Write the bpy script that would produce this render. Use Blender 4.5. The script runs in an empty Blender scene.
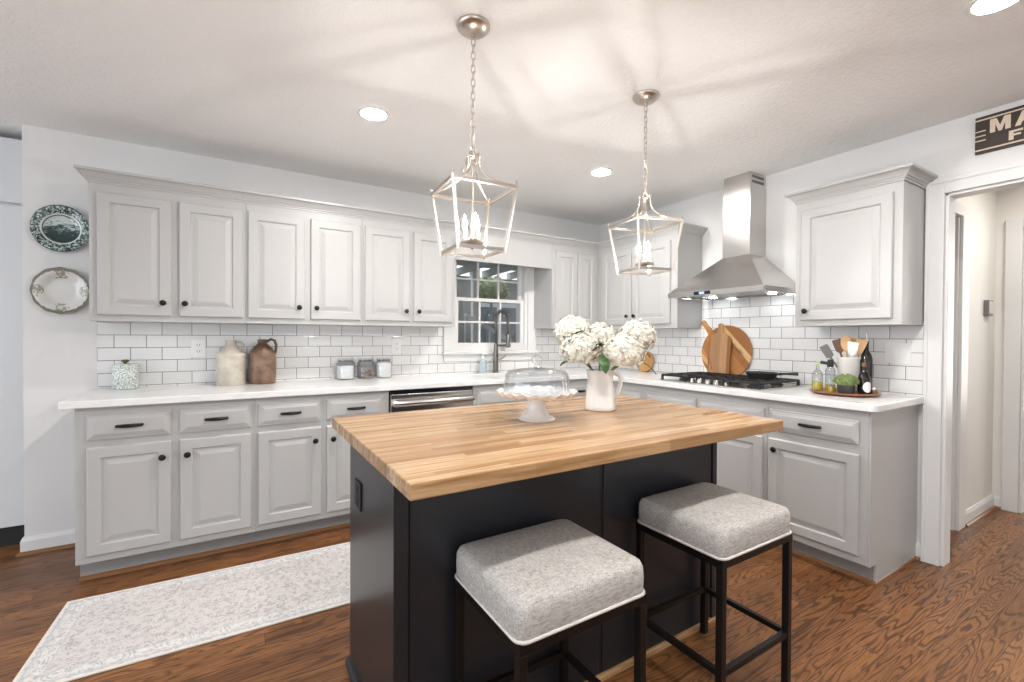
import bpy, bmesh, math, random
from mathutils import Vector, Matrix
random.seed(7)
PI = math.pi
S = bpy.context.scene
C = S.collection

# ------------------------------------------------------------------ camera
cam_d = bpy.data.cameras.new('camera')
cam = bpy.data.objects.new('camera', cam_d); C.objects.link(cam)
yaw, pitch, roll = 0.5489, -0.0110, 0.0052
fw = Vector((math.sin(yaw)*math.cos(pitch), math.cos(yaw)*math.cos(pitch), math.sin(pitch)))
rt = Vector((math.cos(yaw), -math.sin(yaw), 0)); up = rt.cross(fw)
c_, s_ = math.cos(roll), math.sin(roll)
rt, up = rt*c_+up*s_, up*c_-rt*s_
m = Matrix((rt, up, -fw)).transposed().to_4x4(); m.translation = (-3.3209, -3.6407, 1.2582)
cam.matrix_world = m
cam_d.sensor_fit = 'HORIZONTAL'; cam_d.sensor_width = 36.0
cam_d.lens = 452.70/1024*36.0
cam_d.clip_start = 0.05
S.camera = cam

# ------------------------------------------------------------------ world, exposure
W = bpy.data.worlds.new('world'); S.world = W; W.use_nodes = True
bg = W.node_tree.nodes['Background']
bg.inputs[0].default_value = (0.90, 0.95, 1.0, 1); bg.inputs[1].default_value = 1.3
S.view_settings.view_transform = 'Standard'; S.view_settings.look = 'None'
S.view_settings.exposure = -0.11; S.view_settings.gamma = 1.0; S.view_settings.use_curve_mapping = False
BULB = 1080.0      # candle bulbs
CAN = 600.0       # recessed ceiling lamps
HOODL = 55.0      # hood spots
def area(name, loc, rot, sx, sy, power, col):
    d = bpy.data.lights.new(name, 'AREA'); d.shape = 'RECTANGLE'; d.size = sx; d.size_y = sy; d.energy = power; d.color = col
    o = bpy.data.objects.new(name, d); C.objects.link(o); o.location = loc; o.rotation_euler = rot; return o
# fill lamp added behind the camera; window daylight of the room to the left
area('rear_fill', (-2.6, -7.6, 1.35), (PI/2, 0, 0), 7.0, 2.2, 10, (1, .985, .96))
area('daylight_left', (-7.2, -2.6, 1.35), (PI/2, 0, -PI/2), 4.5, 2.2, 84, (.84, .92, 1))
# unseen lamp added behind the camera to brighten the ceiling
area('ceiling_fill', (-3.4, -5.2, 1.75), (PI, 0, 0), 1.2, .8, 46, (.99, .99, 1))
# lamp added outdoors to brighten the porch and garden behind the window
area('garden_fill', (.5, 7.0, 5.5), (math.radians(-35), 0, 0), 6, 3, 800, (.9, .96, 1))
# hall brightened by an added lamp; daylight of the room at its far end
area('hall_fill', (.95, -3.3, 2.40), (0, 0, 0), .3, .3, 15, (1, .95, .88))
area('far_room_daylight', (4.0, -4.2, 1.5), (PI/2, 0, PI/2), 2.5, 2.0, 70, (1, .97, .92))

# ------------------------------------------------------------------ materials
def mat(name, col, rough=0.5, metal=0.0, spec=0.5, emit=None, estr=0, coat=0.0):
    m = bpy.data.materials.new(name); m.use_nodes = True
    b = m.node_tree.nodes['Principled BSDF']
    b.inputs['Base Color'].default_value = (*col, 1); b.inputs['Roughness'].default_value = rough
    b.inputs['Metallic'].default_value = metal; b.inputs['Specular IOR Level'].default_value = spec
    b.inputs['Coat Weight'].default_value = coat
    if emit: b.inputs['Emission Color'].default_value = (*emit, 1); b.inputs['Emission Strength'].default_value = estr
    return m
class NT:
    def __init__(s, m): s.m = m; s.t = m.node_tree; s.b = s.t.nodes['Principled BSDF']
    def n(s, typ, **kw):
        nd = s.t.nodes.new(typ)
        for k, v in kw.items():
            if k.startswith('i_'):
                key = k[2:]; key = int(key) if key.isdigit() else key.replace('_', ' ')
                nd.inputs[key].default_value = v
            else: setattr(nd, k, v)
        return nd
    def l(s, a, b): s.t.links.new(a, b)
    def obj(s): return s.n('ShaderNodeTexCoord').outputs['Object']
    def math(s, op, a, b=None, c=None):
        nd = s.n('ShaderNodeMath', operation=op)
        for i, v in enumerate((a, b, c)):
            if v is None: continue
            if isinstance(v, (int, float)): nd.inputs[i].default_value = v
            else: s.l(v, nd.inputs[i])
        return nd.outputs[0]
    def mapping(s, vec, scale=(1,1,1), loc=(0,0,0), rot=(0,0,0)):
        nd = s.n('ShaderNodeMapping'); nd.inputs['Scale'].default_value = scale
        nd.inputs['Location'].default_value = loc; nd.inputs['Rotation'].default_value = rot
        s.l(vec, nd.inputs[0]); return nd.outputs[0]
    def noise(s, vec, scale, detail=3, rough=.5, dist=0):
        nd = s.n('ShaderNodeTexNoise'); nd.inputs['Scale'].default_value = scale; nd.inputs['Detail'].default_value = detail
        nd.inputs['Roughness'].default_value = rough; nd.inputs['Distortion'].default_value = dist
        s.l(vec, nd.inputs['Vector']); return nd.outputs['Fac']
    def ramp(s, fac, stops, interp='LINEAR'):
        nd = s.n('ShaderNodeValToRGB'); cr = nd.color_ramp; cr.interpolation = interp
        while len(cr.elements) < len(stops): cr.elements.new(0.5)
        for e, (p, col) in zip(cr.elements, stops): e.position = p; e.color = (*col, 1) if len(col) == 3 else col
        s.l(fac, nd.inputs[0]); return nd.outputs[0]
    def mix(s, fac, a, b, typ='MIX'):
        nd = s.n('ShaderNodeMix', data_type='RGBA', blend_type=typ)
        for i, v in ((0, fac), (6, a), (7, b)):
            if isinstance(v, (int, float)): nd.inputs[i].default_value = v
            elif isinstance(v, tuple): nd.inputs[i].default_value = (*v, 1)
            else: s.l(v, nd.inputs[i])
        return nd.outputs[2]
    def bump(s, h, strength=.2, dist=.01):
        nd = s.n('ShaderNodeBump'); nd.inputs['Strength'].default_value = strength; nd.inputs['Distance'].default_value = dist
        s.l(h, nd.inputs['Height']); s.l(nd.outputs[0], s.b.inputs['Normal'])
    def col(s, c): s.l(c, s.b.inputs['Base Color'])
    def rough(s, c): s.l(c, s.b.inputs['Roughness'])

M = {}
M['wall'] = mat('wall_paint', (.70, .695, .688), .6)
t = NT(M['wall']); t.bump(t.noise(t.obj(), 120, 2), .05, .002)
M['hall_paint'] = mat('hall_paint', (.76, .74, .70), .6)
M['ceiling'] = mat('ceiling_texture', (.86, .858, .853), .8)
t = NT(M['ceiling']); n1 = t.noise(t.obj(), 45, 4, .6, .8); t.bump(t.ramp(n1, [(.42, (0,0,0)), (.58, (1,1,1))]), .35, .006)
M['trim'] = mat('trim_white', (.72, .717, .71), .35)
M['cabinet'] = mat('cabinet_grey', (.435, .432, .427), .36)
M['quartz'] = mat('white_quartz', (.84, .835, .83), .18)
t = NT(M['quartz']); t.col(t.ramp(t.noise(t.obj(), 6, 6, .6, 1), [(.35, (.72,.718,.712)), (.6, (.78,.777,.77))]))
M['black'] = mat('black_metal', (.016, .014, .013), .35, .6)
M['blackmatte'] = mat('black_matte', (.014, .014, .015), .5)
M['toe'] = mat('toe_kick_dark', (.30, .295, .29), .5)
M['shoe'] = mat('shoe_wood', (.22, .095, .035), .35)
M['navy'] = mat('island_navy', (.019, .020, .025), .30)
M['iron'] = mat('cast_iron', (.02, .02, .022), .5, .3)
M['nickel'] = mat('brushed_nickel', (.56, .50, .44), .3, 1)
M['steel'] = mat('stainless', (.62, .60, .58), .27, 1)
t = NT(M['steel']); v = t.mapping(t.obj(), (3, 3, 300)); t.rough(t.ramp(t.noise(v, 1, 2), [(.3, (.20,)*3), (.7, (.25,)*3)]))
M['dsteel'] = mat('faucet_steel', (.20, .185, .17), .32, 1)
M['dark_glass'] = mat('display_glass', (.01, .012, .02), .1)
M['bluelcd'] = mat('blue_display', (.1, .15, .4), .3, emit=(.35, .5, 1), estr=1.5)
M['whiteplastic'] = mat('white_plastic', (.78, .775, .76), .35)
M['slot'] = mat('outlet_slots', (.12, .12, .12), .5)
M['porcelain'] = mat('white_porcelain', (.82, .80, .785), .15, coat=.4)
M['stand'] = mat('blush_ceramic', (.80, .70, .64), .2, coat=.4)
M['leaf'] = mat('leaf_green', (.03, .085, .015), .4)
M['stemg'] = mat('stem_green', (.13, .22, .05), .5)
M['petal'] = mat('hydrangea_petal', (.72, .69, .605), .7)
NT(M['petal']).b.inputs['Subsurface Weight'].default_value = 0
M['flour'] = mat('white_flour', (.92, .91, .895), .9)
M['lamp'] = mat('recessed_lamp', (1, 1, 1), .5, emit=(1, .97, .935), estr=CAN)
M['hoodlamp'] = mat('hood_lamp', (1, 1, 1), .5, emit=(.92, .96, 1), estr=HOODL)
M['bulb'] = mat('candle_bulb', (1, 1, 1), .5, emit=(1, .965, .92), estr=BULB)
M['cream_candle'] = mat('candle_sleeve', (.75, .68, .58), .5)
M['oil'] = mat('olive_oil', (.62, .50, .03), .15)
M['amber'] = mat('amber_oil', (.70, .42, .02), .12)
M['darkglassb'] = mat('dark_bottle_glass', (.012, .008, .006), .12)
M['pot'] = mat('charcoal_pot', (.035, .04, .04), .5)
M['herb'] = mat('herb_green', (.20, .27, .09), .6)
M['crock'] = mat('white_crock', (.80, .78, .75), .25)
M['spoon'] = mat('light_spoon_wood', (.62, .38, .19), .5)
M['spoon2'] = mat('dark_spoon_wood', (.15, .07, .04), .5)
M['greyutensil'] = mat('grey_silicone', (.16, .15, .145), .5)
M['aqua'] = mat('pale_aqua_plastic', (.40, .49, .53), .25)
M['lime'] = mat('lime_label', (.45, .62, .18), .4)
M['bronze'] = mat('bronze_knob', (.16, .13, .05), .4, .6)
M['welt'] = mat('welt_cream', (.62, .59, .55), .8)
M['pantry'] = mat('pantry_white', (.64, .655, .67), .35)
M['sill'] = mat('sink_white', (.75, .75, .74), .2)
M['far_wall'] = mat('far_room_paint', (.82, .80, .77), .6)
M['porchgrey'] = mat('porch_grey', (.55, .56, .55), .6)
M['porchdark'] = mat('porch_dark', (.27, .28, .285), .7)
M['housepane'] = mat('house_pane', (.15, .18, .20), .3)
M['porchwhite'] = mat('porch_white', (.62, .63, .64), .5)
M['hedge'] = mat('hedge_green', (.30, .35, .20), .8)
M['ground'] = mat('porch_deck', (.16, .15, .14), .8)
M['letter'] = mat('sign_cream', (.66, .55, .43), .6)
M['signbrown'] = mat('sign_brown', (.040, .026, .020), .6)
M['biscuit'] = mat('biscuit_brown', (.33, .2, .11), .8)

def glass(name, tint=(1, 1, 1), ior=1.45, gloss=1.0):
    m = bpy.data.materials.new(name); m.use_nodes = True; nt = m.node_tree
    nt.nodes.remove(nt.nodes['Principled BSDF'])
    out = nt.nodes['Material Output']; mix = nt.nodes.new('ShaderNodeMixShader')
    tr = nt.nodes.new('ShaderNodeBsdfTransparent'); tr.inputs[0].default_value = (*tint, 1)
    gl = nt.nodes.new('ShaderNodeBsdfGlossy'); gl.inputs['Roughness'].default_value = .02
    lw = nt.nodes.new('ShaderNodeLayerWeight'); lw.inputs['Blend'].default_value = .5
    pw = nt.nodes.new('ShaderNodeMath'); pw.operation = 'POWER'; pw.inputs[1].default_value = 3.0
    ma = nt.nodes.new('ShaderNodeMath'); ma.operation = 'MULTIPLY_ADD'; ma.inputs[1].default_value = gloss; ma.inputs[2].default_value = .075
    nt.links.new(lw.outputs['Facing'], pw.inputs[0]); nt.links.new(pw.outputs[0], ma.inputs[0])
    nt.links.new(ma.outputs[0], mix.inputs[0]); nt.links.new(tr.outputs[0], mix.inputs[1]); nt.links.new(gl.outputs[0], mix.inputs[2])
    nt.links.new(mix.outputs[0], out.inputs[0]); return m
M['glass'] = glass('clear_glass', (.94, .95, .958), gloss=.85)
M['pane'] = glass('window_glass', (.93, .945, .945), gloss=.9)

# subway tile: running bond of 0.156 x 0.0785 tiles, on a plane spanned by one horizontal axis and z
def tile_mat(name, axis, shift):
    m = mat(name, (.8, .8, .79), .12); t = NT(m)
    sep = t.n('ShaderNodeSeparateXYZ'); t.l(t.obj(), sep.inputs[0])
    u = sep.outputs[axis]; z = t.math('SUBTRACT', sep.outputs[2], 0.9385)
    row = t.math('FLOOR', t.math('DIVIDE', z, .0785))
    par = t.math('FLOORED_MODULO', row, 2.0)
    uu = t.math('DIVIDE', t.math('ADD', t.math('SUBTRACT', u, shift), t.math('MULTIPLY', par, .078)), .156)
    fu = t.math('FRACT', uu); fz = t.math('FRACT', t.math('DIVIDE', z, .0785))
    du = t.math('MULTIPLY', t.math('MINIMUM', fu, t.math('SUBTRACT', 1.0, fu)), .156)
    dz = t.math('MULTIPLY', t.math('MINIMUM', fz, t.math('SUBTRACT', 1.0, fz)), .0785)
    d = t.math('MINIMUM', du, dz)
    msk = t.math('LESS_THAN', d, .0016)
    cid = t.n('ShaderNodeCombineXYZ'); t.l(t.math('FLOOR', uu), cid.inputs[0]); t.l(row, cid.inputs[1])
    wn = t.n('ShaderNodeTexWhiteNoise', noise_dimensions='3D'); t.l(cid.outputs[0], wn.inputs[0])
    tc = t.mix(wn.outputs[0], (.72, .717, .712), (.79, .787, .782))
    t.col(t.mix(msk, tc, (.10, .095, .09)))
    t.rough(t.math('ADD', t.math('MULTIPLY', msk, .6), .1))
    edge = t.n('ShaderNodeMapRange'); edge.inputs[1].default_value = .001; edge.inputs[2].default_value = .007; t.l(d, edge.inputs[0])
    wav = t.noise(t.obj(), 14, 2); t.bump(t.math('ADD', edge.outputs[0], t.math('MULTIPLY', wav, .8)), .25, .003)
    return m
M['tile_x'] = tile_mat('subway_tile_back', 0, -3.875 - .156*20)
M['tile_y'] = tile_mat('subway_tile_right', 1, -1.738 - .156*20)

def wood_floor():
    m = mat('oak_floor', (.3, .15, .07), .3); t = NT(m)
    sep = t.n('ShaderNodeSeparateXYZ'); t.l(t.obj(), sep.inputs[0])
    yy = t.math('DIVIDE', sep.outputs[1], .0825); row = t.math('FLOOR', yy)
    wn = t.n('ShaderNodeTexWhiteNoise', noise_dimensions='1D'); t.l(row, wn.inputs['W'])
    xx = t.math('ADD', t.math('DIVIDE', sep.outputs[0], 1.15), t.math('MULTIPLY', wn.outputs[0], 7.3)); colm = t.math('FLOOR', xx)
    cid = t.n('ShaderNodeCombineXYZ'); t.l(row, cid.inputs[0]); t.l(colm, cid.inputs[1])
    pid = t.n('ShaderNodeTexWhiteNoise', noise_dimensions='3D'); t.l(cid.outputs[0], pid.inputs[0])
    v = t.n('ShaderNodeCombineXYZ'); t.l(t.math('MULTIPLY', sep.outputs[0], 1.5), v.inputs[0]); t.l(t.math('MULTIPLY', sep.outputs[1], 13.), v.inputs[1])
    t.l(t.math('MULTIPLY', pid.outputs[0], 60.0), v.inputs[2])
    n = t.noise(v.outputs[0], 1.0, 2.2, .42, .25)
    con = t.math('SINE', t.math('MULTIPLY', n, t.math('ADD', 70.0, t.math('MULTIPLY', pid.outputs[0], 60.0))))
    lines = t.ramp(t.math('ADD', t.math('MULTIPLY', con, .5), .5), [(.0, (0,0,0)), (.14, (.35,)*3), (.45, (1,1,1))])
    fine = t.noise(t.mapping(t.obj(), (9, 210, 1)), 1, 3, .6)
    base = t.mix(pid.outputs[0], (.175, .070, .024), (.34, .150, .054))
    dark = t.mix(.72, base, (.035, .013, .006))
    c = t.mix(lines, dark, base)
    c = t.mix(t.ramp(fine, [(.45, (0,0,0)), (.68, (.6,)*3)]), c, (.06, .024, .010))
    fy = t.math('FRACT', yy); gy = t.math('MULTIPLY', t.math('MINIMUM', fy, t.math('SUBTRACT', 1., fy)), .0825)
    fx = t.math('FRACT', xx); gx = t.math('MULTIPLY', t.math('MINIMUM', fx, t.math('SUBTRACT', 1., fx)), 1.15)
    gap = t.math('LESS_THAN', t.math('MINIMUM', gx, gy), .0009)
    t.col(t.mix(gap, c, (.035, .014, .006)))
    t.rough(t.math('ADD', .30, t.math('MULTIPLY', fine, .14))); t.b.inputs['Specular IOR Level'].default_value = .35
    t.bump(t.math('ADD', t.math('MULTIPLY', lines, .25), t.noise(t.obj(), 5, 2)), .12, .004)
    return m
M['floor'] = wood_floor()

def butcher():
    m = mat('butcher_block', (.6, .4, .2), .3); t = NT(m)
    sep = t.n('ShaderNodeSeparateXYZ'); t.l(t.obj(), sep.inputs[0])
    yy = t.math('ADD', t.math('DIVIDE', sep.outputs[1], .024), 733.0); row = t.math('FLOOR', yy)
    wn = t.n('ShaderNodeTexWhiteNoise', noise_dimensions='1D'); t.l(row, wn.inputs['W'])
    xx = t.math('ADD', t.math('DIVIDE', sep.outputs[0], .52), t.math('MULTIPLY', wn.outputs[0], 9.1)); colm = t.math('FLOOR', xx)
    cid = t.n('ShaderNodeCombineXYZ'); t.l(row, cid.inputs[0]); t.l(colm, cid.inputs[1])
    pid = t.n('ShaderNodeTexWhiteNoise', noise_dimensions='3D'); t.l(cid.outputs[0], pid.inputs[0])
    g = t.noise(t.mapping(t.obj(), (3.5, 90, 60)), 1, 4, .6, .4)
    base = t.ramp(pid.outputs[0], [(0, (.27, .135, .05)), (.3, (.41, .235, .105)), (.7, (.52, .335, .17)), (1, (.63, .45, .27))])
    t.col(t.mix(t.ramp(g, [(.40, (0,0,0)), (.66, (.85,)*3)]), base, (.27, .135, .05)))
    t.bump(g, .05, .002); t.rough(t.math('ADD', .17, t.math('MULTIPLY', g, .12)))
    return m
M['butcher'] = butcher()

def striped_wood(name, cols, scale, rot):
    m = mat(name, cols[0], .4); t = NT(m)
    v = t.mapping(t.obj(), (1, 1, 1), (0, 0, 0), rot)
    sep = t.n('ShaderNodeSeparateXYZ'); t.l(v, sep.inputs[0])
    row = t.math('FLOOR', t.math('DIVIDE', sep.outputs[1], scale))
    wn = t.n('ShaderNodeTexWhiteNoise', noise_dimensions='1D'); t.l(row, wn.inputs['W'])
    k = len(cols)
    c = t.ramp(wn.outputs[0], [(i/k, cl) for i, cl in enumerate(cols)], 'CONSTANT')
    g = t.noise(t.mapping(v, (60, 60, 5)), 1, 4, .6, .5)
    t.col(t.mix(t.math('MULTIPLY', g, .5), c, (.22, .09, .03)))
    return m
def banded(name, axis_rot, lo, hi, stops):
    m = mat(name, (.5, .3, .1), .4); t = NT(m); v = t.mapping(t.obj(), (1, 1, 1), (0, 0, 0), axis_rot)
    sep = t.n('ShaderNodeSeparateXYZ'); t.l(v, sep.inputs[0])
    mr = t.n('ShaderNodeMapRange'); mr.inputs[1].default_value = lo; mr.inputs[2].default_value = hi; t.l(sep.outputs[1], mr.inputs[0])
    c = t.ramp(mr.outputs[0], stops, 'CONSTANT')
    g = t.noise(t.mapping(v, (70, 70, 6)), 1, 4, .6, .8); kn = t.noise(t.mapping(v, (9, 14, 5)), 1, 2)
    c = t.mix(t.math('MULTIPLY', g, .55), c, (.20, .075, .022)); t.col(t.mix(t.ramp(kn, [(.62, (0,0,0)), (.74, (.75,)*3)]), c, (.10, .035, .012)))
    return m
D1, D2, L1, L2 = (.33, .135, .035), (.46, .215, .06), (.76, .52, .25), (.70, .43, .18)
M['acacia'] = banded('acacia_round', (math.radians(45), 0, 0), -.362, .062, [(0, D1), (.19, L1), (.29, D1), (.42, D2), (.62, D1), (.80, D2), (.86, L2), (.93, D1)])
M['acacia2'] = banded('acacia_paddle', (0, 0, 0), -.1, .1, [(0, D1), (.16, (.56, .33, .17)), (.46, (.46, .26, .13)), (.72, (.50, .28, .14)), (.90, D1)])
M['maple'] = striped_wood('golden_board', [(.62, .36, .13), (.66, .40, .16)], .05, (0, 0, 0))
M['traywood'] = striped_wood('tray_walnut', [(.27, .11, .05), (.33, .15, .07)], .04, (0, 0, 0))

def fabric():
    m = mat('heather_grey_linen', (.45, .43, .41), .9); t = NT(m)
    a = t.noise(t.mapping(t.obj(), (350, 60, 350)), 1, 2); b = t.noise(t.mapping(t.obj(), (60, 350, 200)), 1, 2)
    w = t.math('MULTIPLY', t.math('ADD', a, b), .5)
    big = t.noise(t.obj(), 30, 3)
    w2 = t.math('ADD', t.math('MULTIPLY', w, .9), t.math('MULTIPLY', big, .1))
    t.col(t.ramp(w2, [(.34, (.27, .255, .238)), (.5, (.46, .44, .415)), (.66, (.63, .61, .58))])); t.bump(w, .4, .003)
    return m
M['fabric'] = fabric()

def rug_mat():
    m = mat('runner_rug', (.7, .66, .62), .95); t = NT(m)
    sep = t.n('ShaderNodeSeparateXYZ'); t.l(t.obj(), sep.inputs[0])
    ax = t.math('ABSOLUTE', sep.outputs[0]); ay = t.math('ABSOLUTE', sep.outputs[1])
    d = t.math('MINIMUM', t.math('SUBTRACT', 1.2, ax), t.math('SUBTRACT', .325, ay))   # distance to the edge
    vor = t.n('ShaderNodeTexVoronoi', feature='F1'); vor.inputs['Scale'].default_value = 11; t.l(t.obj(), vor.inputs['Vector'])
    vd = vor.outputs['Distance']
    rings = t.math('SINE', t.math('ADD', t.math('MULTIPLY', vd, 52.), t.math('MULTIPLY', t.noise(t.obj(), 24, 2), 10.)))
    n1 = t.noise(t.obj(), 55, 4, .7); n2 = t.noise(t.obj(), 7, 3)
    mot = t.ramp(t.math('ADD', t.math('MULTIPLY', rings, .055), n1), [(.38, (.33, .305, .305)), (.47, (.56, .525, .505)), (.60, (.66, .625, .60))])
    tint = t.mix(t.math('MULTIPLY', n2, .55), mot, (.66, .625, .615))
    bor = t.ramp(t.math('ADD', t.math('MULTIPLY', rings, .07), n1), [(.36, (.43, .43, .45)), (.5, (.66, .64, .62)), (.62, (.74, .72, .69))])
    inb = t.math('LESS_THAN', d, .085)
    c = t.mix(inb, tint, bor)
    for (lo, hi, col) in ((.080, .087, (.55, .53, .52)), (.018, .026, (.50, .49, .50)), (.030, .034, (.55, .54, .54)), (-1, .012, (.74, .69, .63))):
        k = t.math('MULTIPLY', t.math('GREATER_THAN', d, lo), t.math('LESS_THAN', d, hi)); c = t.mix(t.math('MULTIPLY', k, .8), c, col)
    t.col(c); t.bump(n1, .3, .003); return m
M['rug'] = rug_mat()

def jug(name, base, dark, zs):
    m = mat(name, base, .35); t = NT(m)
    sep = t.n('ShaderNodeSeparateXYZ'); t.l(t.obj(), sep.inputs[0])
    n = t.noise(t.obj(), 14, 5, .65)
    c = t.ramp(n, [(.32, dark), (.62, base)])
    top = t.n('ShaderNodeMapRange'); top.inputs[1].default_value = zs-.02; top.inputs[2].default_value = zs+.02; t.l(sep.outputs[2], top.inputs[0])
    t.col(t.mix(t.math('MULTIPLY', top.outputs[0], .75), c, dark)); t.bump(n, .1, .004); return m
M['jug_cream'] = jug('stoneware_cream', (.60, .56, .48), (.45, .39, .335), .208)
M['jug_brown'] = jug('stoneware_brown', (.225, .135, .093), (.085, .046, .022), .215)

def speckle():
    m = mat('speckled_glaze', (.7, .72, .7), .3); t = NT(m)
    n = t.noise(t.obj(), 130, 3, .7)
    t.col(t.ramp(n, [(.43, (.25, .31, .29)), (.52, (.62, .66, .63)), (.58, (.8, .81, .78))])); return m
M['speckle'] = speckle()
def galv():
    m = mat('plate_transferware', (.8, .8, .8), .2, coat=.4); t = NT(m)
    sep = t.n('ShaderNodeSeparateXYZ'); t.l(t.obj(), sep.inputs[0])
    u = t.math('DIVIDE', sep.outputs[0], .136); w = t.math('DIVIDE', sep.outputs[2], .136)
    r = t.math('SQRT', t.math('ADD', t.math('POWER', u, 2.), t.math('POWER', w, 2.)))
    n = t.noise(t.obj(), 95, 3, .6, .8); n2 = t.noise(t.mapping(t.obj(), (30, 30, 62)), 1, 4, .7, .5)
    rim = t.ramp(n, [(.42, (.006, .024, .026)), (.51, (.06, .13, .125)), (.56, (.52, .58, .55))])
    cen = t.ramp(t.math('ADD', n2, t.math('MULTIPLY', t.math('SUBTRACT', w, .12), .35)), [(.40, (.008, .03, .032)), (.50, (.10, .18, .175)), (.57, (.55, .61, .59))])
    c = t.mix(t.math('LESS_THAN', r, .60), rim, cen)
    for lo, hi, col in ((.60, .655, (.62, .66, .63)), (.57, .60, (.02, .05, .05)), (.955, 1.2, (.012, .04, .04))):
        k = t.math('MULTIPLY', t.math('GREATER_THAN', r, lo), t.math('LESS_THAN', r, hi)); c = t.mix(k, c, col)
    t.col(c); return m
M['plate1'] = galv()
def plate2():
    m = mat('plate_cream_olive', (.8, .8, .8), .15, coat=.5); t = NT(m)
    sep = t.n('ShaderNodeSeparateXYZ'); t.l(t.obj(), sep.inputs[0])
    u = t.math('DIVIDE', sep.outputs[0], .136); w = t.math('DIVIDE', sep.outputs[2], .136)
    r = t.math('SQRT', t.math('ADD', t.math('POWER', u, 2.), t.math('POWER', w, 2.)))
    a = t.math('ARCTAN2', w, u); spr = t.math('COSINE', t.math('MULTIPLY', a, 4.))
    n = t.noise(t.obj(), 75, 3, .6, .5)
    k = t.math('MULTIPLY', t.math('GREATER_THAN', r, .55), t.math('GREATER_THAN', t.math('ADD', t.math('MULTIPLY', spr, .22), n), .66))
    c = t.mix(k, (.66, .655, .63), (.30, .30, .22))
    k2 = t.math('GREATER_THAN', t.math('ADD', r, t.math('MULTIPLY', n, .14)), .935)
    t.col(t.mix(k2, c, (.155, .145, .10))); return m
M['plate2'] = plate2()

# ------------------------------------------------------------------ geometry helpers
def box(b, x0, x1, y0, y1, z0, z1):
    v = [b.verts.new(p) for p in ((x0,y0,z0),(x1,y0,z0),(x1,y1,z0),(x0,y1,z0),(x0,y0,z1),(x1,y0,z1),(x1,y1,z1),(x0,y1,z1))]
    for f in ((0,3,2,1),(4,5,6,7),(0,1,5,4),(1,2,6,5),(2,3,7,6),(3,0,4,7)): b.faces.new([v[i] for i in f])
def hexa(b, lo, hi):
    v = [b.verts.new(p) for p in list(lo)+list(hi)]; n = len(lo)
    b.faces.new(v[:n][::-1]); b.faces.new(v[n:])
    for i in range(n): j = (i+1) % n; b.faces.new((v[i], v[j], v[n+j], v[n+i]))
def bar(b, p, q, w, h=None):
    p, q = Vector(p), Vector(q); h = h or w; d = (q-p).normalized()
    a = d.cross(Vector((0,0,1)))
    if a.length < 1e-3: a = Vector((1,0,0))
    a.normalize(); c = a.cross(d).normalized()
    f = lambda o: [o + a*sx*w/2 + c*sz*h/2 for sx, sz in ((-1,-1),(1,-1),(1,1),(-1,1))]
    hexa(b, f(p), f(q))
def tube(b, pts, r, seg=8, closed=False, radii=None):
    pts = [Vector(p) for p in pts]; n = len(pts); rings = []; prev = None
    for i, p in enumerate(pts):
        if closed: d = pts[(i+1) % n]-pts[i-1]
        else: d = pts[min(i+1, n-1)]-pts[max(i-1, 0)]
        d.normalize()
        if prev is None:
            a = d.cross(Vector((0,0,1)))
            if a.length < 1e-3: a = d.cross(Vector((0,1,0)))
        else: a = prev - d*prev.dot(d)
        a.normalize(); prev = a; c = d.cross(a); rr = radii[i] if radii else r
        rings.append([b.verts.new(p + (a*math.cos(2*PI*k/seg)+c*math.sin(2*PI*k/seg))*rr) for k in range(seg)])
    for i in range(n if closed else n-1):
        A, B = rings[i], rings[(i+1) % n]
        for k in range(seg): b.faces.new((A[k], A[(k+1) % seg], B[(k+1) % seg], B[k]))
    if not closed: b.faces.new(rings[0][::-1]); b.faces.new(rings[-1])
def lathe(b, prof, seg=32, o=(0,0,0), fn=None, axis='z', sx=1, sy=1):
    rings = []
    def P(r, z, k):
        th = 2*PI*k/seg; rr = r*(fn(th, r, z) if fn else 1)
        x, y = rr*math.cos(th)*sx, rr*math.sin(th)*sy
        if axis == 'y': return (o[0]+x, o[1]+z, o[2]+y)
        if axis == 'x': return (o[0]+z, o[1]+x, o[2]+y)
        return (o[0]+x, o[1]+y, o[2]+z)
    for r, z in prof:
        if r < 1e-6: rings.append([b.verts.new(P(0, z, 0))])
        else: rings.append([b.verts.new(P(r, z, k)) for k in range(seg)])
    for A, B in zip(rings, rings[1:]):
        for k in range(seg):
            j = (k+1) % seg
            if len(A) == 1 and len(B) == 1: continue
            if len(A) == 1: b.faces.new((A[0], B[j], B[k]))
            elif len(B) == 1: b.faces.new((A[k], A[j], B[0]))
            else: b.faces.new((A[k], A[j], B[j], B[k]))
    return rings
def solid(prof):   # closes a profile on the axis at both ends
    p = list(prof)
    if p[0][0] > 1e-6: p = [(0, p[0][1])]+p
    if p[-1][0] > 1e-6: p = p+[(0, p[-1][1])]
    return p
def prism(b, poly, a0, a1, plane='xz'):
    # extrude a 2D polygon along the remaining axis
    f = {'xz': lambda p, a: (p[0], a, p[1]), 'yz': lambda p, a: (a, p[0], p[1]), 'xy': lambda p, a: (p[0], p[1], a)}[plane]
    hexa(b, [f(p, a0) for p in poly], [f(p, a1) for p in poly])
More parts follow.
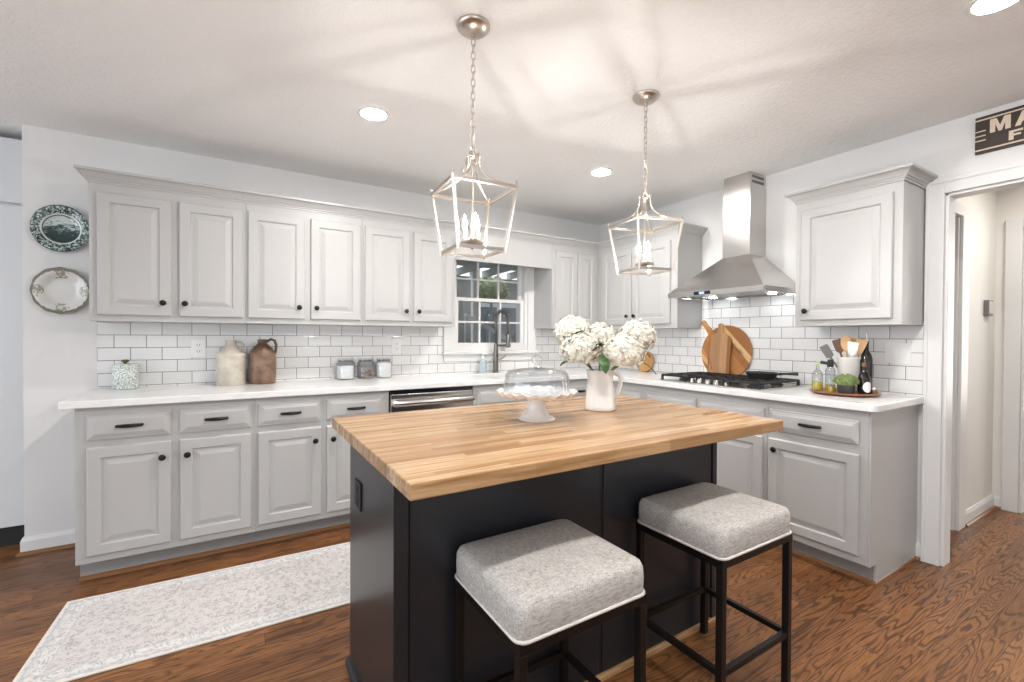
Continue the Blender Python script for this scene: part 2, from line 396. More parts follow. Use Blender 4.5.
def gslab(b, us, vs, inside, w0, w1, f):
    # slab made of grid cells (us x vs), with holes; f(u, v, w) gives the point
    cache = {}
    def V(i, j, w):
        k = (i, j, w)
        if k not in cache: cache[k] = b.verts.new(f(us[i], vs[j], (w0, w1)[w]))
        return cache[k]
    nu, nv = len(us)-1, len(vs)-1
    ins = lambda i, j: 0 <= i < nu and 0 <= j < nv and inside((us[i]+us[i+1])/2, (vs[j]+vs[j+1])/2)
    for i in range(nu):
        for j in range(nv):
            if not ins(i, j): continue
            for w in (0, 1): b.faces.new([V(i,j,w), V(i+1,j,w), V(i+1,j+1,w), V(i,j+1,w)])
            for (di, dj, e) in ((-1,0,((0,0),(0,1))),(1,0,((1,0),(1,1))),(0,-1,((0,0),(1,0))),(0,1,((0,1),(1,1)))):
                if not ins(i+di, j+dj):
                    (a, c), (d, g) = e; b.faces.new([V(i+a,j+c,0), V(i+d,j+g,0), V(i+d,j+g,1), V(i+a,j+c,1)])
def panel(b, x0, x1, z0, z1, rings):
    R = []
    for ins, y in rings: R.append([b.verts.new(p) for p in ((x0+ins,y,z0+ins),(x1-ins,y,z0+ins),(x1-ins,y,z1-ins),(x0+ins,y,z1-ins))])
    b.faces.new(R[0][::-1]); b.faces.new(R[-1])
    for A, B in zip(R, R[1:]):
        for k in range(4): b.faces.new((A[k], A[(k+1) % 4], B[(k+1) % 4], B[k]))
def sweep(b, path, prof):
    # path: list of ((x,y),(dx,dy)); prof: list of (out, z)
    R = [[b.verts.new((p[0]+d[0]*o, p[1]+d[1]*o, z)) for o, z in prof] for p, d in path]
    n = len(prof)
    b.faces.new(R[0][::-1]); b.faces.new(R[-1])
    for A, B in zip(R, R[1:]):
        for k in range(n): b.faces.new((A[k], A[(k+1) % n], B[(k+1) % n], B[k]))

def obj(name, b, m, parent=None, smooth=False, bevel=0, sub=0, loc=None, angle=40):
    if callable(b): bb = bmesh.new(); b(bb); b = bb
    bmesh.ops.recalc_face_normals(b, faces=b.faces)
    me = bpy.data.meshes.new(name); b.to_mesh(me); b.free()
    me.materials.append(M[m] if isinstance(m, str) else m)
    o = bpy.data.objects.new(name, me); C.objects.link(o)
    if parent: o.parent = parent
    if loc: o.location = loc
    if smooth:
        for p in me.polygons: p.use_smooth = True
        if smooth != 'all':
            mod = o.modifiers.new('split', 'EDGE_SPLIT'); mod.split_angle = math.radians(angle)
    if bevel:
        mod = o.modifiers.new('bevel', 'BEVEL'); mod.width = bevel; mod.segments = 2; mod.limit_method = 'ANGLE'; mod.harden_normals = False
    if sub:
        mod = o.modifiers.new('sub', 'SUBSURF'); mod.levels = sub; mod.render_levels = sub
    return o
def thing(name, label, cat, loc=(0,0,0), rotz=0, group=None):
    o = bpy.data.objects.new(name, None); C.objects.link(o); o.location = loc; o.rotation_euler = (0,0,rotz)
    o.empty_display_size = .05
    return tag(o, label, cat, group)
def tag(o, label, cat, group=None):
    o['label'] = label; o['category'] = cat
    if group: o['group'] = group
    return o
def struct(name, b, m, parent=None, **kw):
    o = obj(name, b, m, parent, **kw)
    if not parent: o['kind'] = 'structure'
    return o
def B(*boxes):
    def f(b):
        for x in boxes: box(b, *x)
    return f

# ------------------------------------------------------------------ the room
HC = 2.44
XL = -4.348
struct('floor', B((-8, 5, -9, .9, -.05, 0)), 'floor')
struct('ceiling', B((-8, 5, -9, .9, HC, HC+.06)), 'ceiling')
# back wall with the window opening
WX0, WX1, WZ0, WZ1 = -1.705, -.925, 1.12, 2.02
struct('wall_back', lambda b: gslab(b, [XL, WX0, WX1, .1], [0, WZ0, WZ1, HC], lambda u, v: not (WX0 < u < WX1 and WZ0 < v < WZ1), 0, .13, lambda u, v, w: (u, w, v)), 'wall')
DY0, DY1, DZ = -2.755, -3.70, 2.05
struct('wall_right', lambda b: gslab(b, [0, DY0, DY1, -9], [0, DZ, HC], lambda u, v: not (DY1 < u < DY0 and v < DZ), 0, .1, lambda u, v, w: (w, u, v)), 'wall')
# hall beyond the opening
HY, HX = -2.64, 1.50
struct('wall_hall', lambda b: gslab(b, [.1, .2, .70, HX+.02], [0, 2.05, HC], lambda u, v: not (.2 < u < .70 and v < 2.05), HY, HY+.1, lambda u, v, w: (u, w, v)), 'hall_paint')
struct('wall_hall_end', lambda b: gslab(b, [HY+.1, -2.775, -3.75, -9], [0, 2.05, HC], lambda u, v: not (-3.75 < u < -2.775 and v < 2.05), HX, HX+.10, lambda u, v, w: (w, u, v)), 'hall_paint')
struct('wall_hall_closet', B((.1, 1.6, -1.8, -1.7, 0, HC)), 'hall_paint')
struct('wall_far_room', B((4.8, 4.9, -9, .9, 0, HC)), 'far_wall')
def casing(name, b):
    return struct(name, b, 'trim', bevel=.004)
casing('trim_1', B((-.018, 0, DY0, DY0+.078, 0, DZ+.075), (-.018, 0, DY1-.078, DY1, 0, DZ+.075), (-.018, 0, DY1, DY0, DZ, DZ+.075),
                   (-.024, -.018, DY0+.060, DY0+.078, 0, DZ+.075), (-.024, -.018, DY1-.078, DY0+.06, DZ+.057, DZ+.075),
                   (0, .1, DY0-.016, DY0, 0, DZ), (0, .1, DY1, DY1+.016, 0, DZ), (0, .1, DY1, DY0, DZ-.016, DZ)))
casing('trim_2', B((.70, .835, HY-.018, HY, 0, 2.12), (.115, .2, HY-.018, HY, 0, 2.12), (.2, .70, HY-.018, HY, 2.05, 2.12),
                   (.684, .70, HY, HY+.1, 0, 2.05), (.2, .216, HY, HY+.1, 0, 2.05)))
casing('trim_3', B((HX-.018, HX, -2.775, -2.69, 0, 2.12), (HX-.018, HX, -3.75, -2.775, 2.05, 2.12), (HX, HX+.10, -2.791, -2.775, 0, 2.05)))
def base_prof(t=.014, h=.095): return [(0, 0), (t, 0), (t, h-.02), (t*.5, h), (0, h)]
struct('baseboard_left', lambda b: sweep(b, [((XL, .13), (-1, 0)), ((XL, 0), (-1, -1)), ((-4.0, 0), (0, -1))], base_prof()), 'trim')
struct('baseboard_right', lambda b: sweep(b, [((0, -2.644), (-1, 0)), ((0, DY0+.078), (-1, 0))], base_prof()), 'trim')
struct('baseboard_hall', lambda b: sweep(b, [((.835, HY), (0, -1)), ((HX, HY), (-1, -1)), ((HX, -2.69), (-1, 0))], base_prof()), 'trim')
SH = [(0, 0), (.016, 0), (.014, .010), (.008, .016), (0, .018)]
struct('trim_4', lambda b: (sweep(b, [((XL-.014, .13), (-1, 0)), ((XL-.014, -.014), (-1, -1)), ((-3.999, -.014), (0, -1))], SH)), 'shoe')
struct('trim_5', lambda b: sweep(b, [((-3.999, -.535), (0, -1)), ((-.535, -.535), (-1, -1)), ((-.535, -2.644), (-1, -1)), ((-.014, -2.644), (-1, -1)), ((-.014, DY0+.08), (-1, 0))], SH), 'shoe')
struct('trim_6', lambda b: sweep(b, [((.84, HY-.014), (0, -1)), ((HX-.014, HY-.014), (-1, -1)), ((HX-.014, -2.69), (-1, 0))], SH), 'shoe')

# backsplash tiles
CT, CB = .927, .890       # worktop top and underside
ZU, ZT = 1.330, 2.094     # wall cabinet bottom and face top
struct('wall_backsplash_back', lambda b: gslab(b, [-4.03, -1.797, -.835, 0], [CT, 1.055, 1.34], lambda u, v: not (-1.797 < u < -.835 and v > 1.055), -.008, 0, lambda u, v, w: (u, w, v)), 'tile_x')
struct('wall_backsplash_right', lambda b: gslab(b, [-.008, -1.255, -2.15, -2.686], [CT, 1.34, 1.62], lambda u, v: v < 1.34 or (-2.15 < u < -1.255), -.008, 0, lambda u, v, w: (w, u, v)), 'tile_y')

# ------------------------------------------------------------------ window and what lies beyond
win = bpy.data.objects.new('window_1', None); C.objects.link(win); win['kind'] = 'structure'
obj('window_casing', B((-1.795, -1.705, -.02, 0, 1.12, 2.09), (-.925, -.835, -.02, 0, 1.12, 2.09), (-1.795, -.835, -.02, 0, 2.02, 2.09),
                       (-.842, -.835, -.026, -.02, 1.12, 2.09), (-1.795, -1.788, -.026, -.02, 1.12, 2.09)), 'trim', win, bevel=.003)
obj('window_sill', B((-1.805, -.822, -.05, .03, 1.095, 1.12), (-1.79, -.84, -.02, 0, 1.03, 1.095)), 'trim', win, bevel=.004)
obj('window_frame', B((-1.705, -1.675, 0, .13, 1.12, 2.02), (-.955, -.925, 0, .13, 1.12, 2.02), (-1.675, -.955, 0, .13, 1.99, 2.02), (-1.675, -.955, 0, .13, 1.12, 1.15)), 'trim', win)
def sash(x0, x1, z0, z1, y, top):
    rb, rtp = (.045, .03) if not top else (.03, .045)
    bx = [(x0, x0+.035, y, y+.03, z0, z1), (x1-.035, x1, y, y+.03, z0, z1), (x0+.035, x1-.035, y, y+.03, z0, z0+rb), (x0+.035, x1-.035, y, y+.03, z1-rtp, z1)]
    iw = (x1-x0-.07)/3; zm = (z0+rb+z1-rtp)/2
    for k in (1, 2): bx.append((x0+.035+iw*k-.008, x0+.035+iw*k+.008, y+.006, y+.024, z0+rb, z1-rtp))
    bx.append((x0+.035, x1-.035, y+.007, y+.023, zm-.008, zm+.008))
    return B(*bx)
s1 = obj('lower_sash', sash(-1.675, -.955, 1.15, 1.60, .02, False), 'trim', win)
obj('pane', B((-1.64, -.99, .033, .037, 1.195, 1.57)), 'pane', s1)
s2 = obj('upper_sash', sash(-1.675, -.955, 1.57, 1.99, .055, True), 'trim', win)
obj('pane', B((-1.64, -.99, .068, .072, 1.60, 1.945)), 'pane', s2)
# sheer curtain edge at the right jamb is not modelled; the covered porch outside:
struct('ground', B((-6, 7, .9, 9, -.4, -.3)), 'ground')
struct('porch_roof', lambda b: (box(b, -5, 6, .95, 4.0, 2.55, 2.62), [bar(b, (x, .95, 2.50), (x, 4.0, 2.42), .06, .12) for x in [-2.6+.55*k for k in range(14)]]), 'porchgrey')
pw = thing('garden_house', 'grey neighbouring house wall with white trimmed window beyond the kitchen window', 'house', (0, 6, -.3))
obj('wall', B((-4, 6.5, 0, 2.5, 0, 3.0)), 'porchdark', pw)
obj('roof', lambda b: hexa(b, [(-4.3, -.4, 2.9), (7, -.4, 2.9), (7, 3, 2.9), (-4.3, 3, 2.9)], [(-4.3, 1.3, 4.3), (7, 1.3, 4.3), (7, 1.5, 4.3), (-4.3, 1.5, 4.3)]), 'porchgrey', pw)
f = obj('window', B((1.55, 2.75, -.05, .02, 1.2, 2.35)), 'porchwhite', pw)
obj('pane', B((1.65, 2.1, -.06, -.045, 1.3, 2.25), (2.2, 2.65, -.06, -.045, 1.3, 2.25)), 'housepane', f)
for i, x in enumerate((-.95, .42, 1.75)):
    p = obj('porch_post', lambda b: (box(b, x-.05, x+.05, 3.75, 3.85, -.3, 2.5), box(b, x-.07, x+.07, 3.73, 3.87, -.3, -.1), box(b, x-.07, x+.07, 3.73, 3.87, 2.3, 2.5)), 'porchwhite')
    tag(p, ('white porch post seen through the left panes of the window', 'white porch post seen through the middle panes of the window', 'white porch post seen through the right panes of the window')[i], 'post', 'porch posts')
r = thing('porch_railing', 'white sloping handrail on the porch outside the lower window sash', 'railing')
obj('handrail', lambda b: bar(b, (-.15, 3.0, 1.60), (.75, 3.0, 1.15), .05, .06), 'porchwhite', r)
obj('baluster', lambda b: [bar(b, (-.15+.9*k/6, 3.0, 1.57-.45*k/6), (-.15+.9*k/6, 3.0, -.3), .018) for k in range(0, 7, 3)], 'porchwhite', r)
def leafball(b, n, c, rad, size, rnd):
    for _ in range(n):
        d = Vector((rnd.gauss(0,1), rnd.gauss(0,1), rnd.gauss(0,1))).normalized(); rr = rad[0]*rnd.uniform(.75, 1.05)
        p = Vector((c[0]+d.x*rad[0]*rnd.uniform(.7,1.05), c[1]+d.y*rad[1]*rnd.uniform(.7,1.05), c[2]+d.z*rad[2]*rnd.uniform(.7,1.05)))
        a = Vector((rnd.gauss(0,1), rnd.gauss(0,1), rnd.gauss(0,1))).normalized(); q = a.cross(d)
        if q.length < .1: continue
        q.normalize(); s = size*rnd.uniform(.6, 1.2)
        b.faces.new([b.verts.new(p+a*s), b.verts.new(p+q*s*.5), b.verts.new(p-a*s), b.verts.new(p-q*s*.5)])
rn = random.Random(3)
t_ = thing('garden_tree', 'small leafy tree beyond the porch, behind the middle of the upper window sash', 'tree', (1.27, 4.7, -.3))
obj('trunk', lambda b: tube(b, [(0,0,0), (.04,.1,1.2), (0,0,2.3)], .03), 'porchdark', t_)
obj('crown', lambda b: leafball(b, 700, (0, 0, 2.54), (.40, .35, .26), .06, rn), 'hedge', t_)

# ------------------------------------------------------------------ cabinets
DOOR = [(0, 0), (0, -.013), (.005, -.018), (.052, -.018), (.058, -.009), (.066, -.009), (.092, -.016), (.094, -.016)]
DRAW = [(0, 0), (0, -.008), (.004, -.010), (.008, -.010), (.030, -.018), (.031, -.018)]
FLATD = [(0, 0), (0, -.012), (.006, -.018), (.008, -.018)]
def knob(parent, x, z):
    k = obj('knob', lambda b: lathe(b, solid([(.007, -.018), (.006, -.030), (.009, -.033), (.0155, -.036), (.0165, -.041), (.013, -.046), (.006, -.048)]), 16, (x, 0, z), axis='y'), 'black', parent, smooth=True)
    k['label'] = 'round black knob'; return k
def pull(parent, x, z, w=.050):
    pts = [(x-w, -.014, z)] + [(x-w+2*w*k/10, -.030-.010*math.sin(PI*k/10), z) for k in range(11)] + [(x+w, -.014, z)]
    k = obj('handle', lambda b: tube(b, pts, .0075, 8, radii=[.008]+[.0075+.0025*math.sin(PI*i/10) for i in range(11)]+[.008]), 'black', parent, smooth=True)
    k['label'] = 'black arched pull'; return k
CROWN = [(0, 0), (.006, 0), (.006, .010), (.012, .014), (.012, .020), (.018, .024), (.024, .034), (.034, .046), (.044, .052), (.050, .054), (.050, .067), (0, .067)]
CROWN = [(o, ZT-.002+z) for o, z in CROWN]
def cabinet(name, label, width, depth, z0, z1, loc, rot, doors=(), drawers=(), toe=None, crown=None, group=None, cat='cabinet', hollow=None):
    t = thing(name, label, cat, loc, rot, group)
    obj('cabinet_body', B((0, width, 0, depth-.002, z0, z1)) if not hollow else B((0, width, 0, .02, z0, z1), (0, width, .02, depth-.002, z0, hollow)), 'cabinet', t, bevel=.0015)
    for x0, x1, za, zb, kx, kz in doors:
        d = obj('door', lambda b: panel(b, x0, x1, za, zb, DOOR), 'cabinet', t)
        if kx is not None: knob(d, kx, kz)
    for dd in drawers:
        x0, x1, za, zb, px = dd[:5]
        d = obj('drawer_front', lambda b: panel(b, x0, x1, za, zb, DRAW), 'cabinet', t)
        if px is not None: pull(d, px, (za+zb)/2)
    if toe: obj('toe_kick', toe, 'toe', t)
    if crown: obj('crown_molding', lambda b: sweep(b, crown, CROWN), 'cabinet', t)
    return t
UD, BD = .308, .609
GU, GB = 'grey wall cabinets', 'grey base cabinets'
def up_l(x0, x1, ds, label, crown, name='wall_cabinet'):
    l = lambda x: x-x0
    return cabinet(name, label, x1-x0-.001, UD, ZU, ZT, (x0, -UD, 0), 0, [(l(a), l(c), 1.364, 2.041, l(k), 1.44) for a, c, k in ds],
                   crown=[((p[0]-x0, p[1]+UD), d) for p, d in crown], group=GU)
n_ = (0, -1)
up_l(-4.004, -3.265, ((-3.969, -3.641, -3.678), (-3.603, -3.279, -3.574)), 'grey two-door wall cabinet beside the two hanging plates',
     [((-4.004, -.001), (-1, 0)), ((-4.004, -UD), (-1, -1)), ((-3.266, -UD), n_)])
up_l(-3.265, -2.543, ((-3.251, -2.921, -2.957), (-2.884, -2.559, -2.850)), 'grey two-door wall cabinet above the stoneware jugs and the glass jars',
     [((-3.265, -UD), n_), ((-2.544, -UD), n_)])
up_l(-2.543, -1.815, ((-2.527, -2.196, -2.228), (-2.165, -1.849, -2.130)), 'grey two-door wall cabinet next to the left side of the window',
     [((-2.543, -UD), n_), ((-1.816, -UD), n_)])
# valance board over the window
v_ = thing('window_valance', 'plain grey board spanning between the wall cabinets above the window', 'valance', (-1.815, -UD, 0), 0)
obj('valance_board', B((0, .954, 0, .02, 1.87, ZT)), 'cabinet', v_, bevel=.002)
obj('crown_molding', lambda b: sweep(b, [((0, 0), n_), ((.954, 0), n_)], CROWN), 'cabinet', v_)
up_l(-.860, -.002, ((-.829, -.577, -9), (-.561, -.345, -9)), 'grey two-door wall cabinet in the corner right of the window',
     [((-.860, -UD), n_), ((-UD, -UD), (-1, -1))])
for o in list(bpy.data.objects):
    if o.name.startswith('knob') and abs(o.data.vertices[0].co.x) > 5: bpy.data.objects.remove(o)
R90 = -PI/2
def up_r(y0, y1, ds, label, crown):
    l = lambda y: y0-y
    # local x = y0 - y ; local y = x + UD
    return cabinet('wall_cabinet', label, y0-y1-.001, UD, ZU, ZT, (-UD, y0, 0), R90, [(l(a), l(c), 1.364, 2.041, l(k), kz) for a, c, k, kz in ds],
                   crown=[((y0-p[1], p[0]+UD), (-d[1], d[0])) for p, d in crown], group=GU)
up_r(-.310, -1.243, ((-.389, -.755, -.722, 1.44), (-.773, -1.180, -.806, 1.44)), 'grey two-door wall cabinet between the corner and the range hood',
     [((-UD, -.310), (-1, -1+.0)), ((-UD, -1.243), (-1, -1)), ((-.001, -1.243), (0, -1))])
up_r(-2.135, -2.672, ((-2.171, -2.631, -2.205, 1.42),), 'grey single-door wall cabinet above the round tray, beside the doorway',
     [((-.001, -2.135), (0, 1)), ((-UD, -2.135), (-1, 1)), ((-UD, -2.672), (-1, -1)), ((-.001, -2.672), (0, -1))])

TOE = .105
def base_l(x0, x1, doors, drawers, label, endl=0, hollow=None):
    l = lambda x: x-x0
    return cabinet('base_cabinet', label, x1-x0-.001, BD, TOE, CB, (x0, -BD, 0), 0, [(l(a), l(c), .143, .687, l(k), .607) for a, c, k in doors],
                   [(l(a), l(c), .723, .854, l((a+c)/2) if p else None) for a, c, p in drawers],
                   B((endl, x1-x0-.001, .074, BD-.002, 0, TOE)), group=GB, hollow=hollow)
base_l(-3.999, -3.223, ((-3.955, -3.615, -3.651), (-3.577, -3.241, -3.542)), ((-3.955, -3.615, 1), (-3.577, -3.241, 1)), 'grey base cabinet at the left end of the run, two doors and drawers', .002)
base_l(-3.223, -2.437, ((-3.206, -2.863, -2.900), (-2.831, -2.476, -2.796)), ((-3.206, -2.863, 1), (-2.831, -2.476, 1)), 'grey base cabinet left of the dishwasher, two doors and drawers')
base_l(-1.806, -.960, ((-1.775, -1.395, -1.43), (-1.375, -.990, -1.34)), ((-1.775, -.990, 0),), 'grey base cabinet under the sink with a plain wide front', hollow=.64)
base_l(-.960, -.611, ((-.940, -.66, -.91),), ((-.940, -.645, 1),), 'narrow grey base cabinet right of the sink, one drawer with black pull')
def base_r(y0, y1, doors, drawers, label, endr=0):
    l = lambda y: y0-y
    return cabinet('base_cabinet', label, y0-y1-.001, BD, TOE, CB, (-BD, y0, 0), R90, [(l(a), l(c), .147, .664, None if k is None else l(k), .604) for a, c, k in doors],
                   [(l(a), l(c), .712, .835, l((a+c)/2) if p else None) for a, c, p in drawers],
                   B((0, y0-y1-.001, .074, BD-.002, 0, TOE)), group=GB)
base_r(-.611, -1.18, ((-.70, -1.16, None),), ((-.70, -1.16, 0),), 'grey base cabinet in the corner, mostly hidden behind the pitcher and island')
base_r(-1.18, -2.139, ((-1.201, -1.648, -1.61), (-1.668, -2.115, -1.70)), ((-1.201, -1.650, 0), (-1.668, -2.122, 0)), 'grey base cabinet under the gas cooktop with two plain fronts')
e = base_r(-2.139, -2.644, ((-2.151, -2.606, -2.191),), ((-2.151, -2.604, 1),), 'grey base cabinet at the right end, one drawer, one door')
obj('end_panel', B((.505, .515, 0, BD-.002, TOE, CB), (.505, .515, .074, BD-.002, 0, TOE)), 'cabinet', e)

# dishwasher
dw = thing('dishwasher', 'stainless dishwasher with bar handle under the left worktop', 'dishwasher', (-2.435, -.625, 0))
obj('tub', B((.003, .621, .03, .6, .1, .875)), 'blackmatte', dw)
obj('door', B((.006, .618, 0, .03, .12, .858)), 'steel', dw, bevel=.004)
obj('control_strip', B((.006, .618, .002, .032, .860, .885)), 'dark_glass', dw)
obj('handle', lambda b: (tube(b, [(.02, -.03, .80), (.05, -.045, .80), (.57, -.045, .80), (.604, -.03, .80)], .022, 14), bar(b, (.07, -.045, .80), (.07, 0, .80), .02), bar(b, (.55, -.045, .80), (.55, 0, .80), .02)), 'steel', dw, smooth=True)
obj('kick_plate', B((.006, .618, .08, .1, 0, .1)), 'blackmatte', dw)

# worktop with sink cut-out
def wt(b):
    gslab(b, [-4.048, -1.62, -.99, -.646, -.0085], [-.0085, -.13, -.53, -.646, -2.684],
          lambda u, v: (v > -.646 or u > -.646) and not (-1.62 < u < -.99 and -.53 < v < -.13), CB+.0005, CT, lambda u, v, w: (u, v, w))
    b.edges.ensure_lookup_table()
    es = [e for e in b.edges if all(abs(v.co.x+.646) < 1e-4 and abs(v.co.y+2.684) < 1e-4 for v in e.verts)]
    bmesh.ops.bevel(b, geom=es, offset=.035, segments=6, affect='EDGES', profile=.5)
tag(obj('kitchen_worktop', wt, 'quartz', bevel=.004), 'white quartz worktop running along both walls', 'worktop')
def basin(b):
    gslab(b, [-1.64, -1.62, -.99, -.97], [-.55, -.53, -.13, -.11], lambda u, v: not (-1.62 < u < -.99 and -.53 < v < -.13), .68, CB, lambda u, v, w: (u, v, w))
    box(b, -1.64, -.97, -.55, -.11, .66, .68)
sk = thing('kitchen_sink', 'undermount sink set into the worktop below the window', 'sink', (0, 0, 0))
obj('basin', basin, 'sill', sk)
obj('drain', lambda b: lathe(b, solid([(.04, .681), (.04, .684), (.03, .686)]), 20, (-1.3, -.33, 0)), 'dsteel', sk)

# faucet
fc = thing('kitchen_faucet', 'tall grey spring-neck faucet behind the sink', 'faucet', (-1.31, -.075, CT))
obj('base', lambda b: lathe(b, solid([(.030, 0), (.030, .006), (.024, .012), (.0235, .10), (.021, .20), (.018, .26), (.013, .265)]), 20), 'dsteel', fc, smooth=True)
arc = [(0, 0, .26), (0, 0, .44)] + [(.062-.062*math.cos(PI*k/12), 0, .475+.085*math.sin(PI*k/12)) for k in range(13)] + [(.125, 0, .40), (.126, 0, .34)]
obj('neck', lambda b: tube(b, arc, .008, 10), 'dsteel', fc, smooth='all')
def spring(b):
    P = [Vector(p) for p in arc]; L = [0]
    for a, c in zip(P, P[1:]): L.append(L[-1]+(c-a).length)
    tot = L[-1]; pts = []; turns = 44
    for k in range(turns*8):
        s = tot*k/(turns*8); i = max(j for j in range(len(L)) if L[j] <= s); i = min(i, len(P)-2)
        d = (P[i+1]-P[i]); q = P[i]+d*((s-L[i])/d.length); d.normalize()
        a = d.cross(Vector((0,1,0))).normalized(); c = d.cross(a); th = 2*PI*k/8
        pts.append(q + (a*math.cos(th)+c*math.sin(th))*.0140)
    tube(b, pts, .0034, 5)
obj('spring', spring, 'dsteel', fc, smooth='all')
obj('spray_head', lambda b: lathe(b, solid([(.012, .345), (.017, .33), (.017, .27), (.022, .235), (.024, .225)]), 16, (.126, 0, 0)), 'dsteel', fc, smooth=True)
obj('holder_arm', lambda b: (bar(b, (.015, 0, .245), (.126, 0, .245), .012, .02), tube(b, [(.126, 0, .235), (.1261, 0, .26)], .027, 16)), 'dsteel', fc)
obj('lever', lambda b: tube(b, [(.02, 0, .12), (.05, -.01, .125), (.09, -.02, .15)], .006, 8), 'dsteel', fc, smooth=True)
sb = thing('soap_bottle', 'pale aqua soap bottle with pump by the faucet', 'soap dispenser', (-1.442, -.075, CT))
obj('bottle', lambda b: lathe(b, solid([(.033, 0), (.035, .008), (.035, .095), (.030, .112), (.014, .122), (.014, .13)]), 20), 'aqua', sb, smooth=True)
obj('pump', lambda b: (lathe(b, solid([(.013, .128), (.013, .145), (.005, .147), (.005, .165), (.010, .167), (.010, .175)]), 14), tube(b, [(0, 0, .17), (.03, -.005, .17), (.038, -.006, .162)], .0045, 8)), 'whiteplastic', sb, smooth=True)

# ------------------------------------------------------------------ range hood
hd = thing('range_hood', 'stainless chimney range hood above the gas cooktop', 'range hood', (0, 0, 0))
hx, hy0, hy1 = -.49, -1.30, -2.035; cx, cy0, cy1 = -.205, -1.562, -1.772
obj('canopy', lambda b: (gslab(b, [hx, hx+.02, -.02, -.009], [hy1, hy1+.02, hy0-.02, hy0], lambda u, v: not (hx+.02 < u < -.02 and hy1+.02 < v < hy0-.02), 1.555, 1.588, lambda u, v, w: (u, v, w)),
    hexa(b, [(hx, hy1, 1.588), (-.009, hy1, 1.588), (-.009, hy0, 1.588), (hx, hy0, 1.588)], [(cx, cy1, 1.848), (-.009, cy1, 1.848), (-.009, cy0, 1.848), (cx, cy0, 1.848)])), 'steel', hd)
obj('chimney', B((cx, -.002, cy1, cy0, 1.848, 2.335)), 'steel', hd, bevel=.002)
up_ch = obj('chimney_extension', B((cx+.004, -.002, cy1+.004, cy0-.004, 2.335, HC-.001)), 'steel', hd)
obj('vent_slot', B(*[(cx+.03, -.03, cy1+.0025, cy1+.0045, z, z+.018) for z in (2.365, 2.400)]), 'slot', up_ch)
cpn = obj('control_panel', B((hx-.003, hx, -1.66, -1.53, 1.560, 1.584)), 'dark_glass', hd)
obj('display', B((hx-.004, hx-.003, -1.615, -1.575, 1.564, 1.580)), 'bluelcd', cpn)
obj('filter', lambda b: [box(b, hx+.03, -.04, hy1+.03+k*.0265, hy1+.03+k*.0265+.018, 1.566, 1.580) for k in range(25)], 'steel', hd)
for y in (-1.44, -1.90):
    l_ = obj('hood_light', lambda b: lathe(b, solid([(.026, 1.5615), (.026, 1.5655)]), 20, (-.14, y, 0)), 'hoodlamp', hd); l_['label'] = 'small lit spot'

# ------------------------------------------------------------------ cooktop, pan, boards
ck = thing('gas_cooktop', 'black and steel five-burner gas cooktop in the right worktop', 'cooktop', (0, 0, CT))
KX0, KX1, KY0, KY1 = -.585, -.085, -1.30, -2.065
obj('pan_base', B((KX0, KX1, KY1, KY0, .0005, .010)), 'steel', ck, bevel=.004)
kc = (KY0+KY1)/2
for dx, dy, r in ((-.40, -.27, .045), (-.14, -.27, .04), (-.24, 0, .06), (-.40, .27, .04), (-.14, .27, .045)):
    bn = obj('burner', lambda b: lathe(b, solid([(r, .0102), (r, .016), (r*.8, .018), (r*.8, .026), (r*.7, .029)]), 24, (dx-.03, kc+dy, 0)), 'iron', ck, smooth=True)
for k in range(3):
    y0 = KY0-.01-k*.2517; y1 = y0-.2417; x0 = KX0+(.10 if k == 1 else .03); x1 = KX1-.012
    def grate(b):
        z = .044
        for (p, q) in (((x0,y0,z),(x1,y0,z)), ((x0,y1,z),(x1,y1,z)), ((x0,y0,z),(x0,y1,z)), ((x1,y0,z),(x1,y1,z))): bar(b, p, q, .014, .014)
        for f in (.25, .5, .75): bar(b, (x0+(x1-x0)*f, y0, z), (x0+(x1-x0)*f, y1, z), .012, .012)
        for f in (.33, .67): bar(b, (x0, y0+(y1-y0)*f, z), (x1, y0+(y1-y0)*f, z), .012, .012)
        for x in (x0, x1):
            for y in (y0, y1): bar(b, (x, y, .0102), (x, y, z), .014, .014)
    obj('grate', grate, 'iron', ck)
for k in range(5):
    obj('knob', lambda b: lathe(b, solid([(.021, .0102), (.021, .022), (.017, .036), (.014, .038)]), 18, (KX0+.05, kc+.13-k*.065, 0)), 'steel', ck, smooth=True)
sk_ = thing('cast_iron_skillet', 'black cast iron skillet on the back right burner', 'skillet', (-.235, -1.885, CT+.0512), 0)
obj('pan', lambda b: lathe(b, [(0, 0), (.082, 0), (.100, .036), (.104, .040), (.098, .041), (.080, .006), (0, .006)], 36), 'iron', sk_, smooth=True)
obj('handle', lambda b: tube(b, [(.045, -.085, .032), (.075, -.12, .036), (.115, -.18, .036)], .009, 8, radii=[.010, .008, .011]), 'iron', sk_, smooth=True)

